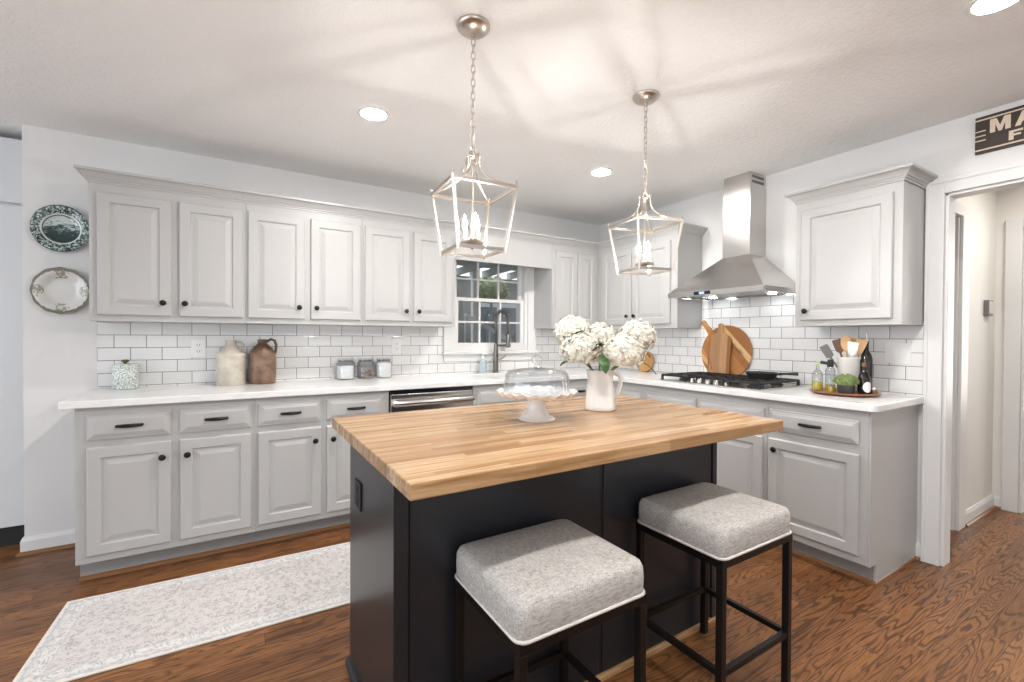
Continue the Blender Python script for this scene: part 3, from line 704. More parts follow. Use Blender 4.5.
def lean(o, x, y, tilt): o.location = (x, y, CT+.0005); o.rotation_euler = (0, tilt, 0)
def circ(cx_, cy_, r, n=48, a0=0, a1=2*PI): return [(cx_+r*math.cos(a0+(a1-a0)*k/n), cy_+r*math.sin(a0+(a1-a0)*k/n)) for k in range(n+(0 if abs(a1-a0-2*PI) < 1e-6 else 1))]
def roundboard(r, ang, hl, hw):
    # disc joined with a handle at angle ang (from the local y axis)
    half = math.asin(hw/r); pts = [(r*math.cos(ang+half+(2*PI-2*half)*k/60), r*math.sin(ang+half+(2*PI-2*half)*k/60)) for k in range(61)]
    d = (math.cos(ang), math.sin(ang)); nrm = (-d[1], d[0])
    for s, w in ((hl*.55, .7), (hl*.9, .85), (hl, .6)): pts.append((d[0]*(r+s)-nrm[0]*hw*w, d[1]*(r+s)-nrm[1]*hw*w))
    for s, w in ((hl, .6), (hl*.9, .85), (hl*.55, .7)): pts.append((d[0]*(r+s)+nrm[0]*hw*w, d[1]*(r+s)+nrm[1]*hw*w))
    return [(p[0], p[1]+r) for p in pts]
rb = tag(obj('round_serving_board', lambda b: prism(b, roundboard(.212, math.radians(48), .125, .026), -.009, .009, 'yz'), 'acacia', bevel=.004), 'large round striped wooden board with handle leaning behind the cooktop', 'cutting board', 'wooden boards')
lean(rb, -.052, -1.485, math.radians(5))
pw_, ph = .094, .335
pp = [(-pw_, 0), (pw_, 0), (pw_, ph-.02), (pw_-.02, ph+.005), (.03, ph+.03), (.020, ph+.05), (.020, ph+.095), (.010, ph+.105), (-.010, ph+.105), (-.020, ph+.095), (-.020, ph+.05), (-.03, ph+.03), (-pw_+.02, ph+.005), (-pw_, ph-.02)]
pb = tag(obj('paddle_board', lambda b: prism(b, pp, -.009, .009, 'yz'), 'acacia2', bevel=.003), 'rectangular wooden paddle board leaning in front of the round board', 'cutting board', 'wooden boards')
lean(pb, -.077, -1.448, math.radians(4.6))
b2 = tag(obj('round_trivet_board', lambda b: prism(b, circ(0, .098, .098), -.009, .009, 'yz'), 'maple', bevel=.004), 'small golden round board leaning on the tiles behind the hydrangeas', 'cutting board', 'wooden boards')
lean(b2, -.045, -.665, math.radians(8))

# ------------------------------------------------------------------ worktop objects, left run
cn = thing('lidded_canister', 'speckled white and green canister with knob lid at the left worktop end', 'canister', (-3.888, -.085, CT+.0005))
obj('body', lambda b: lathe(b, solid([(.060, 0), (.063, .004), (.063, .128), (.060, .13)]), 32), 'speckle', cn, smooth=True)
lid_ = obj('lid', lambda b: lathe(b, solid([(.065, .130), (.066, .134), (.065, .146), (.050, .151)]), 32), 'speckle', cn, smooth=True)
obj('lid_knob', lambda b: lathe(b, solid([(.008, .151), (.009, .158), (.019, .164), (.020, .170), (.012, .176)]), 18), 'bronze', lid_, smooth=True)
j1 = thing('cream_stoneware_jug', 'cream stoneware jug with cone shoulder, left of the brown jug', 'jug', (-3.345, -.125, CT+.0005))
obj('body', lambda b: lathe(b, [(0, 0), (.080, 0), (.084, .005), (.084, .185), (.086, .195), (.083, .203), (.066, .215), (.034, .262), (.031, .275), (.034, .288), (.032, .294), (.024, .294), (.022, .27), (0, .26)], 40), 'jug_cream', j1, smooth=True)
obj('handle', lambda b: tube(b, [(.028, -.006, .282), (.056, -.012, .283), (.072, -.016, .262), (.070, -.016, .232), (.062, -.014, .214)], .009, 10, radii=[.009, .009, .0085, .009, .011]), 'jug_cream', j1, smooth='all')
j2 = thing('brown_stoneware_jug', 'brown glazed stoneware jug with loop handle beside the cream jug', 'jug', (-3.162, -.125, CT+.0005))
obj('body', lambda b: lathe(b, [(0, 0), (.078, 0), (.082, .006), (.084, .06), (.084, .17), (.078, .205), (.060, .24), (.036, .262), (.028, .272), (.031, .285), (.031, .298), (.022, .30), (.020, .27), (0, .26)], 40), 'jug_brown', j2, smooth=True)
obj('handle', lambda b: tube(b, [(.026, -.004, .285), (.050, -.006, .300), (.072, -.01, .292), (.082, -.01, .262), (.080, -.01, .225), (.072, -.01, .198)], .0095, 10), 'jug_brown', j2, smooth='all')
jars = [(-2.612, 'flour', 'left glass jar of white flour, nearest the brown jug', 'flour'), (-2.464, 'biscuit', 'middle glass jar of the three, holding brown biscuits', 'biscuit'), (-2.326, 'flour', 'right glass jar of white sugar, nearest the outlet above the dishwasher', 'flour')]
for i, (x, kind, lab, mt) in enumerate(jars):
    r = (.067, .064, .062)[i]; h = .135
    j = thing('glass_storage_jar', lab, 'jar', (x, -.085, CT+.0005), 0, 'glass jars on the worktop')
    obj('jar_body', lambda b: lathe(b, [(0, 0), (r-.004, 0), (r, .006), (r, h-.012), (r-.010, h), (r-.010, h+.006), (r-.013, h+.006), (r-.013, h-.001), (r-.004, h-.014), (r-.003, .007), (0, .005)], 32), 'glass', j, smooth=True)
    ld = obj('lid', lambda b: lathe(b, solid([(r-.014, h-.006), (r-.014, h+.006), (r-.004, h+.007), (r-.004, h+.014), (r-.012, h+.019)]), 32), 'glass', j, smooth=True)
    obj('gasket', lambda b: lathe(b, [(r-.0145, h-.002), (r-.0125, h-.002), (r-.0125, h+.004), (r-.0145, h+.004), (r-.0145, h-.002)], 32), 'greyutensil', ld)
    rr = r-.0045
    if mt == 'flour':
        top = .098 if i == 0 else .114
        o = obj('jar_filling', lambda b: lathe(b, solid([(rr-.002, .0065), (rr, .010), (rr, top), (rr*.6, top+.004)]), 28, (x, -.085, CT)), 'flour', smooth=True)
        tag(o, ('white flour inside the left glass jar', '', 'white sugar inside the right glass jar')[i], 'flour' if i == 0 else 'sugar'); o['kind'] = 'stuff'
    else:
        rj = random.Random(5)
        def bisc(b):
            for _ in range(26):
                a = rj.uniform(0, 2*PI); q = (rr-.016)*math.sqrt(rj.random()); z = .016+rj.random()*.045
                lathe(b, solid([(.008, -.004), (.011, 0), (.008, .004)]), 8, (x+q*math.cos(a), -.085+q*math.sin(a), CT+z))
        o = obj('jar_filling', bisc, 'biscuit', smooth=True); tag(o, 'brown biscuits inside the middle glass jar', 'biscuits'); o['kind'] = 'stuff'

# outlets and switches
def outlet(name, label, loc, rot, kind, m='whiteplastic', dark='slot', w=.036, h=.059):
    t = thing(name, label, 'outlet' if kind != 'switch' else 'light switch', loc, rot)
    obj('cover_plate', B((-w, w, -.006, 0, -h, h)), m, t, bevel=.002)
    if kind == 'outlet':
        for z in (-.02, .02):
            s = obj('receptacle', B((-.017, .017, -.009, -.006, z-.014, z+.014)), m, t, bevel=.002)
            obj('slot', B((-.008, -.005, -.0096, -.009, z-.004, z+.007), (.005, .008, -.0096, -.009, z-.004, z+.007), (-.002, .002, -.0096, -.009, z-.010, z-.006)), dark, s)
    elif kind == 'switch':
        for x in (-.023, .023): obj('rocker', B((x-.016, x+.016, -.010, -.006, -.033, .033)), m, t, bevel=.002)
    return t
outlet('wall_outlet', 'white outlet on the tiles beside the cream jug', (-3.528, -.008, 1.167), 0, 'outlet', w=.040)
outlet('wall_outlet', 'white outlet on the tiles right of the glass jars', (-2.200, -.008, 1.170), 0, 'outlet', w=.040)
outlet('wall_switch', 'white double switch plate on the tiles right of the round tray', (-.008, -2.560, 1.170), R90, 'switch', w=.060)
outlet('island_outlet', 'black outlet on the end panel of the island', (-2.945, -1.985, .690), R90, 'outlet', 'blackmatte', 'black', w=.042, h=.048)

# ------------------------------------------------------------------ wall plates
def platter(name, label, z, m, scal):
    t = thing(name, label, 'plate', (-4.183, -.001, z), 0, 'plates hung on the wall')
    fn = (lambda th, r, zz: 1+.014*math.cos(12*th)*(1 if r > .1 else 0)) if scal else None
    obj('plate_dish', lambda b: lathe(b, solid([(.055, -.004), (.075, -.006), (.095, -.017), (.134, -.027), (.136, -.030), (.132, -.0305), (.092, -.022), (.078, -.011), (.055, -.009)][::-1]), 64, fn=fn, axis='y', sx=.94, sy=1.0), m, t, smooth=True, angle=60)
    return t
platter('wall_platter', 'dark green transferware plate with a landscape, hung above the cream plate', 1.868, 'plate1', False)
platter('wall_platter', 'cream scalloped plate with olive rim, hung below the green plate', 1.508, 'plate2', True)

# ------------------------------------------------------------------ island
IX0, IX1, IY0, IY1 = -2.945, -1.500, -2.403, -1.84
isl = thing('kitchen_island', 'dark navy kitchen island base under the butcher block', 'island', (0, 0, 0))
obj('island_body', B((IX0, IX1, IY0+.006, IY1, 0, .8895)), 'navy', isl, bevel=.003)
obj('front_panel', B((IX0+.045, -2.185, IY0, IY0+.006, .02, .889), (-2.165, IX1-.03, IY0, IY0+.006, .02, .889)), 'navy', isl, bevel=.003)
for xa, xb in ((IX0-.003, IX0+.040), (IX1-.026, IX1+.002)): obj('corner_trim', B((xa, xb, IY0-.006, IY0+.006, 0, .889)), 'navy', isl, bevel=.002)
obj('base_molding', lambda b: sweep(b, [((IX0, IY1), (-1, 0)), ((IX0-.003, IY0-.006), (-1, -1)), ((IX0+.045, IY0-.006), (0, -1))], [(0, 0), (.018, 0), (.016, .012), (.007, .02), (0, .022)]), 'navy', isl)
sm = obj('shoe_molding', lambda b: sweep(b, [((IX0+.046, IY0), (0, -1)), ((IX1+.002, IY0), (1, -1)), ((IX1+.002, IY1), (1, 0))], SH), 'butcher', isl); sm['label'] = 'light wood shoe molding'
tag(obj('butcher_block_top', B((-2.992, -1.464, -2.674, -1.728, .890, .930)), 'butcher', bevel=.004), 'butcher block island worktop of light wood strips', 'island top')

# cake stand
cs = thing('cake_stand', 'white scalloped cake stand on the island', 'cake stand', (-2.305, -2.17, .9305))
sc = lambda th, r, z: 1+(.045*abs(math.sin(10*th)) if r > .136 else 0)
def cake_plate(b):
    lathe(b, solid([(.035, .094), (.10, .098), (.138, .104), (.150, .114), (.1545, .113), (.152, .108), (.140, .097), (.10, .090), (.036, .085)][::-1]), 108, fn=sc)
    for v in b.verts:
        r = math.hypot(v.co.x, v.co.y)
        if r > .125: v.co.z += .0035*math.cos(20*math.atan2(v.co.y, v.co.x))*min(1, (r-.125)/.02)
obj('plate', cake_plate, 'porcelain', cs, smooth=True, angle=70)
fo = obj('foot', lambda b: lathe(b, solid([(.073, 0), (.074, .004), (.062, .010), (.046, .022), (.037, .045), (.035, .072), (.040, .088)]), 40), 'porcelain', cs, smooth=True)
dm = thing('glass_cake_dome', 'clear ribbed glass dome with knob covering the cake stand', 'cake dome', (-2.305, -2.17, .9305+.1080))
rib = lambda th, r, z: 1+(.008*math.cos(24*th) if r > .06 else 0)
obj('dome', lambda b: lathe(b, [(.131, 0), (.130, .034), (.124, .070), (.112, .084), (.050, .093), (.014, .097), (0, .097), (0, .093), (.014, .093), (.050, .089), (.109, .080), (.120, .068), (.126, .034), (.127, 0), (.131, 0)], 96, fn=rib), 'glass', dm, smooth=True, angle=60)
obj('knob', lambda b: lathe(b, solid([(.014, .0975), (.009, .106), (.012, .111), (.021, .119), (.023, .128), (.019, .138), (.009, .144)]), 20, fn=lambda th, r, z: 1+.08*math.cos(8*th)), 'glass', dm, smooth=True)

# pitcher with hydrangeas
PX, PY, PZ = -1.922, -2.115, .9305
pt = thing('white_pitcher', 'white ceramic pitcher holding hydrangeas on the island', 'pitcher', (PX, PY, PZ))
lip = lambda th, r, z: 1+(.20*max(0, math.cos(th-PI*.95))**6*max(0, (z-.12)/.06) if z > .12 else 0)
obj('body', lambda b: lathe(b, [(0, 0), (.066, 0), (.069, .005), (.067, .02), (.060, .09), (.055, .14), (.057, .178), (.054, .178), (.051, .14), (.056, .09), (.062, .02), (0, .01)], 40, fn=lip), 'porcelain', pt, smooth=True, angle=60)
obj('handle', lambda b: tube(b, [(.050, -.006, .155), (.078, -.012, .165), (.103, -.020, .145), (.104, -.022, .11), (.088, -.02, .07), (.062, -.012, .04)], .010, 10, radii=[.011, .010, .0095, .0095, .010, .011]), 'porcelain', pt, smooth='all')
rf = random.Random(11)
def flower_head(b, c, R, n):
    c = Vector(c)
    for i in range(n):
        z = 1-2*(i+.5)/n; th = i*2.399963
        if z < -.75: continue
        q = math.sqrt(1-z*z); d = Vector((q*math.cos(th), q*math.sin(th), z*.85)).normalized()
        p = c+Vector((d.x*R, d.y*R, d.z*R*.88))*rf.uniform(.84, 1.07)
        d = (d+Vector((rf.uniform(-.35,.35), rf.uniform(-.35,.35), rf.uniform(-.35,.35)))).normalized()
        a = d.cross(Vector((rf.gauss(0,1), rf.gauss(0,1), rf.gauss(0,1)))).normalized(); e = d.cross(a)
        s = rf.uniform(.0072, .0100); ce = b.verts.new(p)
        for k in range(4):
            t0 = k*PI/2; u = a*math.cos(t0)+e*math.sin(t0); w = e*math.cos(t0)-a*math.sin(t0)
            v1 = b.verts.new(p+u*s*.6+w*s*.55+d*.001); v2 = b.verts.new(p+u*s*1.15+w*s*.2-d*.001+d*rf.uniform(-.003,.004)); v3 = b.verts.new(p+u*s*1.15-w*s*.2-d*.001); v4 = b.verts.new(p+u*s*.6-w*s*.55+d*.001)
            b.faces.new((ce, v4, v3, v2, v1))
    lathe(b, [(0, c.z-R*.62)] + [(R*.84*math.cos(a_), c.z+R*.74*math.sin(a_)) for a_ in [(-.8+k*.37) for k in range(6)]] + [(0, c.z+R*.76)], 16, (c.x, c.y, 0))
def leaf(b, base, tip, w, droop=.012):
    base, tip = Vector(base), Vector(tip); d = tip-base; s = d.cross(Vector((0,0,1))); 
    if s.length < 1e-4: s = Vector((1,0,0))
    s.normalize(); nn = s.cross(d).normalized(); L = []
    for k in range(7):
        f = k/6; ww = w*math.sin(PI*min(1, f*.93+.04))**.8; p = base+d*f + nn*droop*math.sin(PI*f)
        L.append((b.verts.new(p-s*ww+nn*.004), b.verts.new(p), b.verts.new(p+s*ww+nn*.004)))
    for A, Bq in zip(L, L[1:]):
        b.faces.new((A[0], A[1], Bq[1], Bq[0])); b.faces.new((A[1], A[2], Bq[2], Bq[1]))
# x, y, z of the head relative to the pitcher base, head radius
heads = [((-.089, .090, .350), .079, 'white hydrangea head at the upper left of the bouquet'),
         ((-.099, .014, .270), .090, 'white hydrangea head low on the left, above the cake dome'),
         ((.027, .040, .318), .080, 'white hydrangea head in the middle of the bouquet, topmost at centre'),
         ((.043, -.097, .256), .090, 'white hydrangea head low in front, hiding the pitcher rim'),
         ((.140, -.086, .327), .083, 'white hydrangea head at the far right of the bouquet')]
def LZ(l, z, d): return (l*.853+d*.522, -l*.522+d*.853, z)   # sideways, height, depth of a leaf point around the pitcher
leaves = {0: [(LZ(-.135, .300, -.02), LZ(-.085, .350, -.075), .022)],
          1: [(LZ(-.07, .235, -.10), LZ(.0, .295, -.125), .020), (LZ(-.12, .21, -.02), LZ(-.185, .195, -.05), .02)],
          2: [(LZ(-.03, .25, -.08), LZ(-.015, .30, -.115), .020)],
          3: [(LZ(-.022, .250, -.105), LZ(-.008, .172, -.150), .025), (LZ(.135, .225, -.06), LZ(.225, .165, -.075), .026)],
          4: [(LZ(.15, .26, -.05), LZ(.205, .235, -.06), .022)]}
for i, (hc, R, lab) in enumerate(heads):
    f = thing('hydrangea_stem', lab, 'flower', (PX, PY, PZ), 0, 'hydrangeas in the pitcher')
    sp = (hc[0]*.16, hc[1]*.16+(.012 if i % 2 else -.012), .06)
    obj('stem', lambda b: tube(b, [sp, (hc[0]*.22, hc[1]*.22, .16), (hc[0]*.6, hc[1]*.6, hc[2]*.72), (hc[0], hc[1], hc[2]-R*.5)], .004, 7), 'stemg', f, smooth='all')
    obj('flower_head', lambda b: flower_head(b, hc, R, 520), 'petal', f)
    for lf in leaves[i]: obj('leaf', lambda b: leaf(b, *lf), 'leaf', f, smooth='all')

# ------------------------------------------------------------------ tray and what stands on it
TX, TY = -.275, -2.395; TZ = CT+.0005
tr = tag(obj('round_wooden_tray', lambda b: lathe(b, [(0, 0), (.13, 0), (.165, .010), (.172, .017), (.166, .020), (.150, .012), (0, .010)], 56, (TX, TY, TZ)), 'traywood', smooth=True), 'round brown wooden tray near the right end of the worktop', 'tray')
Z0 = TZ+.0112
def on(dx, dy): return (TX+dx, TY+dy, Z0)
ub = thing('utensil_crock', 'white crock holding cooking utensils at the back of the tray', 'crock', on(.045, -.005))
obj('crock', lambda b: lathe(b, [(0, 0), (.050, 0), (.053, .004), (.055, .192), (.059, .197), (.059, .205), (.051, .205), (.050, .19), (.049, .01), (0, .008)], 36), 'crock', ub, smooth=True)
def utensil(name, label, dx, dy, tipv, m, kind):
    o = thing(name, label, 'utensil', (TX+.045, TY-.005, Z0+.009), 0, 'utensils in the crock')
    b0 = Vector((-dx*.4, -dy*.4, .004)); tip = Vector(tipv); d = (tip-b0).normalized(); nk = b0+(tip-b0)*.72
    obj('handle', lambda b: tube(b, [b0, nk], .005, 8), m, o, smooth=True)
    side = Vector((0, 1, 0)); side = (side-d*side.dot(d)).normalized(); nr = d.cross(side)
    L = (tip-nk).length
    def head(b):
        n = 16; ring = []
        if kind == 'spoon': f = [(L*.5*(1-math.cos(PI*k/n)) , .027*math.sin(PI*k/n)**.8) for k in range(n+1)]
        elif kind == 'flat': f = [(0, .005), (L*.2, .020), (L*.5, .025), (L*.95, .028), (L, .026)]
        else: f = [(0, .005), (L*.1, .022), (L*.9, .024), (L, .022)]
        pts = [nk+d*a+side*w for a, w in f]+[nk+d*a-side*w for a, w in reversed(f)]
        pts2 = []
        for p in pts:
            if not pts2 or (p-pts2[-1]).length > 1e-5: pts2.append(p)
        hexa(b, [p-nr*.003 for p in pts2], [p+nr*.003 for p in pts2])
    obj('head', head, m, o)
utensil('wooden_spoon', 'wide light wooden spoon standing upright in the crock', .0, .015, (-.01, .015, .325), 'spoon', 'spoon')
utensil('wooden_spoon', 'light wooden spoon tucked behind the wide spoon in the crock', .028, -.01, (.045, -.014, .315), 'spoon', 'spoon')
utensil('wooden_spatula', 'narrow wooden spatula leaning right in the crock', .0, -.034, (.0, -.066, .300), 'spoon', 'flat')
utensil('dark_wood_spatula', 'dark wooden spatula leaning left in the crock', .018, .03, (.026, .074, .300), 'spoon2', 'flat')
utensil('slotted_turner', 'grey silicone turner leaning far left over the crock rim', -.018, .038, (-.024, .128, .262), 'greyutensil', 'turner')
utensil('white_scraper', 'white scraper between the spoons and spatula in the crock', -.024, -.020, (-.035, -.036, .285), 'whiteplastic', 'flat')
ob = thing('oil_cruet', 'clear glass cruet of yellow oil with a spout at the left of the tray', 'bottle', on(-.045, .122))
obj('bottle', lambda b: lathe(b, [(0, 0), (.026, 0), (.029, .004), (.029, .10), (.020, .118), (.009, .128), (.009, .150), (.007, .150), (.007, .128), (.018, .116), (.027, .10), (.027, .005), (0, .003)], 24), 'glass', ob, smooth=True)
obj('oil', lambda b: lathe(b, solid([(.0255, .0035), (.0265, .006), (.0265, .052)]), 24), 'oil', ob, smooth=True)
obj('spout', lambda b: (lathe(b, solid([(.010, .148), (.010, .160), (.004, .162)]), 14), tube(b, [(0, 0, .160), (0, .004, .172), (-.006, .014, .180)], .003, 8)), 'lime', ob, smooth=True)
pb_ = thing('pump_oil_bottle', 'glass oil bottle with black pump top between the cruet and the crock', 'bottle', on(-.030, .060))
obj('bottle', lambda b: lathe(b, [(0, 0), (.024, 0), (.026, .004), (.026, .130), (.014, .148), (.012, .148), (.024, .129), (.024, .005), (0, .003)], 24), 'glass', pb_, smooth=True)
obj('oil', lambda b: lathe(b, solid([(.0225, .0035), (.0235, .006), (.0235, .040)]), 24), 'amber', pb_, smooth=True)
obj('pump_cap', lambda b: (lathe(b, solid([(.015, .146), (.017, .151), (.017, .176), (.012, .190)]), 18), bar(b, (0, .014, .166), (-.01, .048, .172), .022, .018)), 'blackmatte', pb_, smooth=True)
sj = thing('small_oil_jar', 'short jar of yellow-green oil in front of the crock', 'jar', on(-.088, .028))
obj('jar', lambda b: lathe(b, [(0, 0), (.020, 0), (.022, .003), (.022, .042), (.018, .048), (.016, .048), (.020, .041), (.020, .004), (0, .003)], 20), 'glass', sj, smooth=True)
obj('oil', lambda b: lathe(b, solid([(.019, .0035), (.0195, .005), (.0195, .036)]), 20), 'oil', sj, smooth=True)
pl = thing('potted_herb', 'small green herb plant in a charcoal pot at the tray front', 'potted plant', on(-.095, -.048))
obj('pot', lambda b: lathe(b, [(0, 0), (.032, 0), (.038, .012), (.042, .045), (.042, .052), (.038, .052), (.037, .044), (0, .040)], 28), 'pot', pl, smooth=True)
obj('foliage', lambda b: (leafball(b, 1000, (0, 0, .078), (.060, .060, .034), .009, rf), lathe(b, solid([(.036, .045), (.050, .066), (.044, .090), (.022, .104)]), 16)), 'herb', pl)
db = thing('tall_dark_bottle', 'tall dark glass bottle behind the right side of the crock', 'bottle', on(.075, -.080))
obj('bottle', lambda b: lathe(b, solid([(.028, 0), (.030, .004), (.030, .195), (.024, .222), (.012, .245), (.011, .290), (.013, .292), (.013, .300)]), 24), 'darkglassb', db, smooth=True)
obj('pourer', lambda b: tube(b, [(0, 0, .300), (0, 0, .317), (.002, .006, .340)], .0045, 8), 'nickel', db, smooth=True)
wb = thing('labelled_dark_bottle', 'dark bottle with a white oval label at the right of the tray', 'bottle', on(-.035, -.112))
obj('bottle', lambda b: lathe(b, solid([(.028, 0), (.031, .004), (.031, .085), (.024, .112), (.010, .138), (.010, .160)]), 24), 'darkglassb', wb, smooth=True)
obj('cap', lambda b: lathe(b, solid([(.0115, .158), (.0115, .178), (.009, .181)]), 16), 'spoon2', wb, smooth=True)
def lab(b):
    rows = []
    for i in range(9):
        z = .045+.030*math.cos(PI*i/8); hw = .75*math.sin(PI*i/8)+.02
        rows.append([b.verts.new((.0314*math.cos(PI*1.30-hw+2*hw*k/8), .0314*math.sin(PI*1.30-hw+2*hw*k/8), z)) for k in range(9)])
    for A, Bq in zip(rows, rows[1:]):
        for k in range(8): b.faces.new((A[k], A[k+1], Bq[k+1], Bq[k]))
lb = obj('label', lab, 'whiteplastic', wb); lb['label'] = 'white oval label'
pm = thing('copper_shaker', 'small brown shaker at the right edge of the tray', 'shaker', on(-.016, -.153))
obj('shaker_body', lambda b: lathe(b, solid([(.013, 0), (.015, .003), (.013, .030)]), 16), 'spoon2', pm, smooth=True)
obj('shaker_cap', lambda b: lathe(b, solid([(.0135, .030), (.012, .042), (.006, .048)]), 16), 'nickel', pm, smooth=True)

# ------------------------------------------------------------------ bar stools
def stool(label, x, y):
    t = thing('bar_stool', label, 'bar stool', (x, y, 0), 0, 'backless stools at the island')
    hw, hd = .195, .168; z1 = .552
    L = .024
    for sx in (-1, 1):
        for sy in (-1, 1): obj('leg', lambda b: box(b, sx*hw-L/2, sx*hw+L/2, sy*hd-L/2, sy*hd+L/2, 0, z1-.024), 'black', t, bevel=.002)
    obj('seat_frame', B((-hw-L/2, hw+L/2, -hd-L/2, -hd+L/2, z1-.024, z1), (-hw-L/2, hw+L/2, hd-L/2, hd+L/2, z1-.024, z1), (-hw-L/2, -hw+L/2, -hd+L/2, hd-L/2, z1-.024, z1), (hw-L/2, hw+L/2, -hd+L/2, hd-L/2, z1-.024, z1)), 'black', t)
    for sy in (-1, 1): obj('stretcher', B((-hw+L/2, hw-L/2, sy*hd-.009, sy*hd+.009, .178, .198)), 'black', t, bevel=.001)
    for sx in (-1, 1): obj('stretcher', B((sx*hw-.009, sx*hw+.009, -hd+L/2, hd-L/2, .178, .198)), 'black', t, bevel=.001)
    def cush(b):
        # rounded box cushion with a softly crowned top
        nx = 16; lev = [(.985, z1+.0005), (1.0, z1+.008), (1.004, z1+.05), (.998, z1+.074), (.97, z1+.089), (.90, z1+.096), (.6, z1+.101), (.25, z1+.103)]
        def ring(s, z):
            a, c = (hw+.013)*s, (hd+.013)*s; rr = min(.028, .5*a); pts = []
            if s < .95: rr = .028+.05*(1-s)
            rr = min(rr, a*.8, c*.8)
            for qx, qy, a0 in ((1,1,0),(-1,1,PI/2),(-1,-1,PI),(1,-1,3*PI/2)):
                for k in range(6):
                    th = a0+PI/2*k/5; pts.append((qx*(a-rr)+rr*math.cos(th), qy*(c-rr)+rr*math.sin(th), z))
            return [b.verts.new(p) for p in pts]
        R = [ring(*l) for l in lev]
        b.faces.new(R[0][::-1]); b.faces.new(R[-1])
        for A, Bq in zip(R, R[1:]):
            for k in range(len(A)): j = (k+1) % len(A); b.faces.new((A[k], A[j], Bq[j], Bq[k]))
    cu = obj('seat_cushion', cush, 'fabric', t, smooth='all')
    def welt(b):
        a, c, rr = hw+.014, hd+.014, .028; pts = []
        for qx, qy, a0 in ((1,1,0),(-1,1,PI/2),(-1,-1,PI),(1,-1,3*PI/2)):
            for k in range(6): th = a0+PI/2*k/5; pts.append((qx*(a-rr)+rr*math.cos(th), qy*(c-rr)+rr*math.sin(th), z1+.006))
        tube(b, pts, .0045, 6, closed=True)
    w = obj('piping', welt, 'welt', cu, smooth='all'); w['label'] = 'pale welt piping'
    return t
stool('grey upholstered backless stool at the middle of the island front', -2.566, -2.604)
stool('grey upholstered backless stool at the right end of the island front', -1.812, -2.604)

# ------------------------------------------------------------------ rug
rg = tag(obj('runner_rug', lambda b: box(b, -1.2, 1.2, -.325, .325, .001, .009), 'rug', bevel=.003), 'pale cream and grey patterned runner rug before the base cabinets', 'rug')
rg.location = (-2.80, -1.130, 0); rg.rotation_euler = (0, 0, math.radians(-1.6))

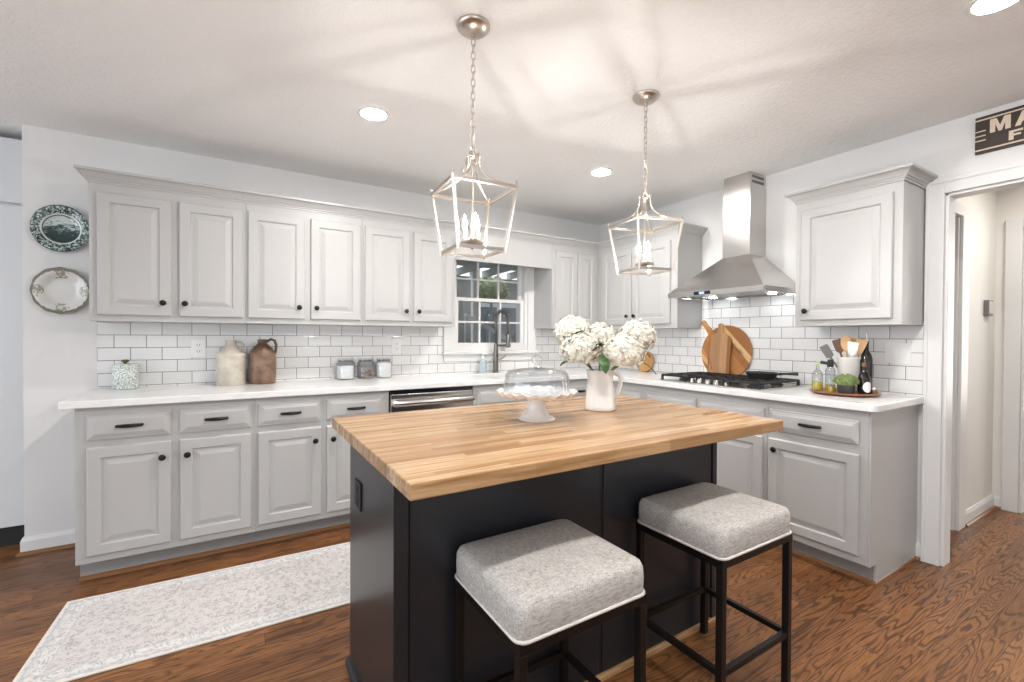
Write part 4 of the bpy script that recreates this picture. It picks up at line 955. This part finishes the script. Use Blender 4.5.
# ------------------------------------------------------------------ pendants
def pendant(label, x, y, rz):
    t = thing('lantern_pendant', label, 'pendant light', (x, y, 0), rz, 'lantern pendants over the island')
    obj('canopy', lambda b: lathe(b, solid([(.064, HC-.0005), (.064, HC-.006), (.060, HC-.014), (.045, HC-.026), (.022, HC-.033), (.010, HC-.036), (.009, HC-.048)]), 36), 'nickel', t, smooth=True)
    zc1, zc0 = HC-.050, 1.955; nl = 17; pit = (zc1-zc0)/nl
    def chain(b):
        for i in range(nl):
            zc = zc1-pit*(i+.5); hl = pit*.5+.0035; w = .0075
            pts = [((w*math.cos(a)) , 0, zc + (hl-w)*(1 if math.sin(a) > 0 else -1) + w*math.sin(a)) for a in [2*PI*(k+.5)/12 for k in range(12)]]
            if i % 2: pts = [(0, p[0], p[2]) for p in pts]
            tube(b, pts, .0019, 6, closed=True)
    obj('chain', chain, 'nickel', t, smooth='all')
    obj('hub', lambda b: (lathe(b, solid([(.006, 1.955), (.008, 1.948), (.017, 1.942), (.017, 1.934), (.009, 1.928), (.013, 1.918), (.007, 1.91)]), 20), tube(b, [(.011*math.cos(a), 0, 1.954+.011*math.sin(a)) for a in [2*PI*k/14 for k in range(14)]], .003, 6, closed=True)), 'nickel', t, smooth=True)
    A, Bh, zt, zb = .125, .091, 1.811, 1.582
    W_ = .0115
    cor = [(-1,-1),(1,-1),(1,1),(-1,1)]
    def frame(b):
        for k in range(4):
            c0, c1 = cor[k], cor[(k+1) % 4]
            bar(b, (c0[0]*A, c0[1]*A, zt), (c1[0]*A, c1[1]*A, zt), .010, .012)
            bar(b, (c0[0]*Bh, c0[1]*Bh, zb), (c1[0]*Bh, c1[1]*Bh, zb), .008, .012)
            bar(b, (c0[0]*A, c0[1]*A, zt+.008), (c0[0]*Bh, c0[1]*Bh, zb-.010), .010, .010)
    obj('lantern_frame', frame, 'nickel', t)
    for c in cor:
        obj('arm', lambda b: tube(b, [(c[0]*.011, c[1]*.011, 1.945), (c[0]*.017, c[1]*.017, 1.952), (c[0]*.019, c[1]*.019, 1.935), (c[0]*.018, c[1]*.018, 1.91), (c[0]*.026, c[1]*.026, 1.882), (c[0]*.048, c[1]*.048, 1.854), (c[0]*.084, c[1]*.084, 1.829), (c[0]*A, c[1]*A, zt+.003)], .0052, 8), 'nickel', t, smooth='all')
        obj('finial', lambda b: lathe(b, solid([(.005, zt+.007), (.003, zt+.011), (.0055, zt+.015), (.0055, zt+.020), (.002, zt+.025)]), 12, (c[0]*A, c[1]*A, 0)), 'nickel', t, smooth=True)
    obj('stem', lambda b: tube(b, [(0, 0, 1.905), (0, 0, 1.612)], .004, 8), 'nickel', t, smooth=True)
    obj('candle_tray', lambda b: lathe(b, solid([(.004, 1.590), (.008, 1.596), (.006, 1.604), (.012, 1.610), (.044, 1.613), (.046, 1.620), (.040, 1.622)]), 28), 'nickel', t, smooth=True)
    for k in range(3):
        a = .5+k*2*PI/3; px_, py_ = .030*math.cos(a), .030*math.sin(a)
        cd = obj('candle', lambda b: lathe(b, solid([(.0085, 1.6215), (.0085, 1.664)]), 14, (px_, py_, 0)), 'cream_candle', t, smooth=True)
        bl = obj('bulb', lambda b: lathe(b, solid([(.004, 1.6645), (.0075, 1.674), (.008, 1.684), (.0062, 1.698), (.003, 1.712), (.001, 1.720)]), 14, (px_, py_, 0)), 'bulb', cd, smooth=True); bl['label'] = 'lit candle bulb'
    return t
pendant('brushed nickel lantern pendant on the left, hanging before the window', -2.545, -2.078, -.068)
pendant('brushed nickel lantern pendant on the right, nearer the range hood', -1.598, -2.072, -.22)

# recessed ceiling lamps
for x, y, lab_ in ((-2.69, -1.185, 'round recessed ceiling light above the left wall cabinets'), (-1.08, -1.19, 'round recessed ceiling light in front of the sink and corner'),
                   (-1.055, -3.165, 'round recessed ceiling light near the doorway sign'), (-2.69, -3.13, 'round recessed ceiling light out of view above the left stool')):
    t_ = thing('recessed_light', lab_, 'ceiling light', (x, y, HC), 0, 'recessed ceiling lights')
    obj('trim_ring', lambda b: lathe(b, [(.062, -.0005), (.085, -.0005), (.083, -.006), (.066, -.008), (.062, -.0005)], 40), 'whiteplastic', t_, smooth=True)
    obj('lamp_lens', lambda b: lathe(b, solid([(.061, -.001), (.061, -.004)]), 40), 'lamp', t_)

# ------------------------------------------------------------------ sign over the doorway
sg = thing('doorway_sign', 'dark brown wooden sign with cream capital letters above the doorway', 'sign', (0, -2.872, 2.218), R90)
# local x runs to the right along the wall, local y into the wall
SWd, SHt = .62, .188
obj('board', B((0, SWd, -.022, -.001, 0, SHt)), 'signbrown', sg, bevel=.002)
obj('border_line', B((.0, SWd, -.0235, -.022, .012, .019), (.0, SWd, -.0235, -.022, SHt-.022, SHt-.015), (0.0, .040, -.0235, -.022, .062, .067), (0.0, .040, -.0235, -.022, .086, .091), (0.0, .040, -.0235, -.022, .110, .115)), 'letter', sg)
def letter(kind, x, z, w, h):
    s = {'M': [(0,0),(.26,0),(.26,.58),(.42,0),(.58,0),(.74,.58),(.74,0),(1,0),(1,1),(.68,1),(.5,.42),(.32,1),(0,1)],
         'F': [(0,0),(.34,0),(.34,.40),(.86,.40),(.86,.60),(.34,.60),(.34,.79),(1,.79),(1,1),(0,1)],
         'A': [(0,0),(.27,0),(.35,.26),(.65,.26),(.73,0),(1,0),(.67,1),(.33,1)]}[kind]
    def f(b): prism(b, [(x+p[0]*w, z+p[1]*h) for p in s], -.0238, -.022, 'xz')
    o = obj('letter', f, 'letter', sg)
    o['label'] = 'cream capital letter '+kind
    if kind == 'A':
        def g(b): prism(b, [(x+.41*w, z+.42*h), (x+.59*w, z+.42*h), (x+.5*w, z+.80*h)], -.0242, -.0238, 'xz')
        obj('letter_counter', g, 'signbrown', o)
letter('M', .055, .092, .073, .068); letter('A', .142, .092, .073, .068); letter('F', .122, .030, .048, .046)

# thermostat in the hall
th_ = thing('thermostat', 'small dark-framed thermostat on the hall wall', 'thermostat', (1.275, HY, 1.476))
obj('case', B((-.055, .055, -.028, 0, -.055, .055)), 'greyutensil', th_, bevel=.004)
obj('face', B((-.046, .046, -.031, -.028, -.040, .046)), 'welt', th_)

# pantry cabinet beyond the end of the wall
pn = thing('pantry_cabinet', 'tall white pantry cabinet beyond the left wall end', 'cabinet', (-5.3, .14, 0))
obj('pantry_body', B((0, .945, .02, .6, .12, 2.40)), 'pantry', pn)
obj('door', B((.01, .935, 0, .02, .125, 2.005)), 'pantry', pn, bevel=.003)
obj('upper_door', B((.01, .935, 0, .02, 2.02, 2.39)), 'pantry', pn, bevel=.003)
obj('toe_kick', B((0, .945, .05, .6, 0, .12)), 'blackmatte', pn)

# far room beyond the hall
print('objects', len(bpy.data.objects))
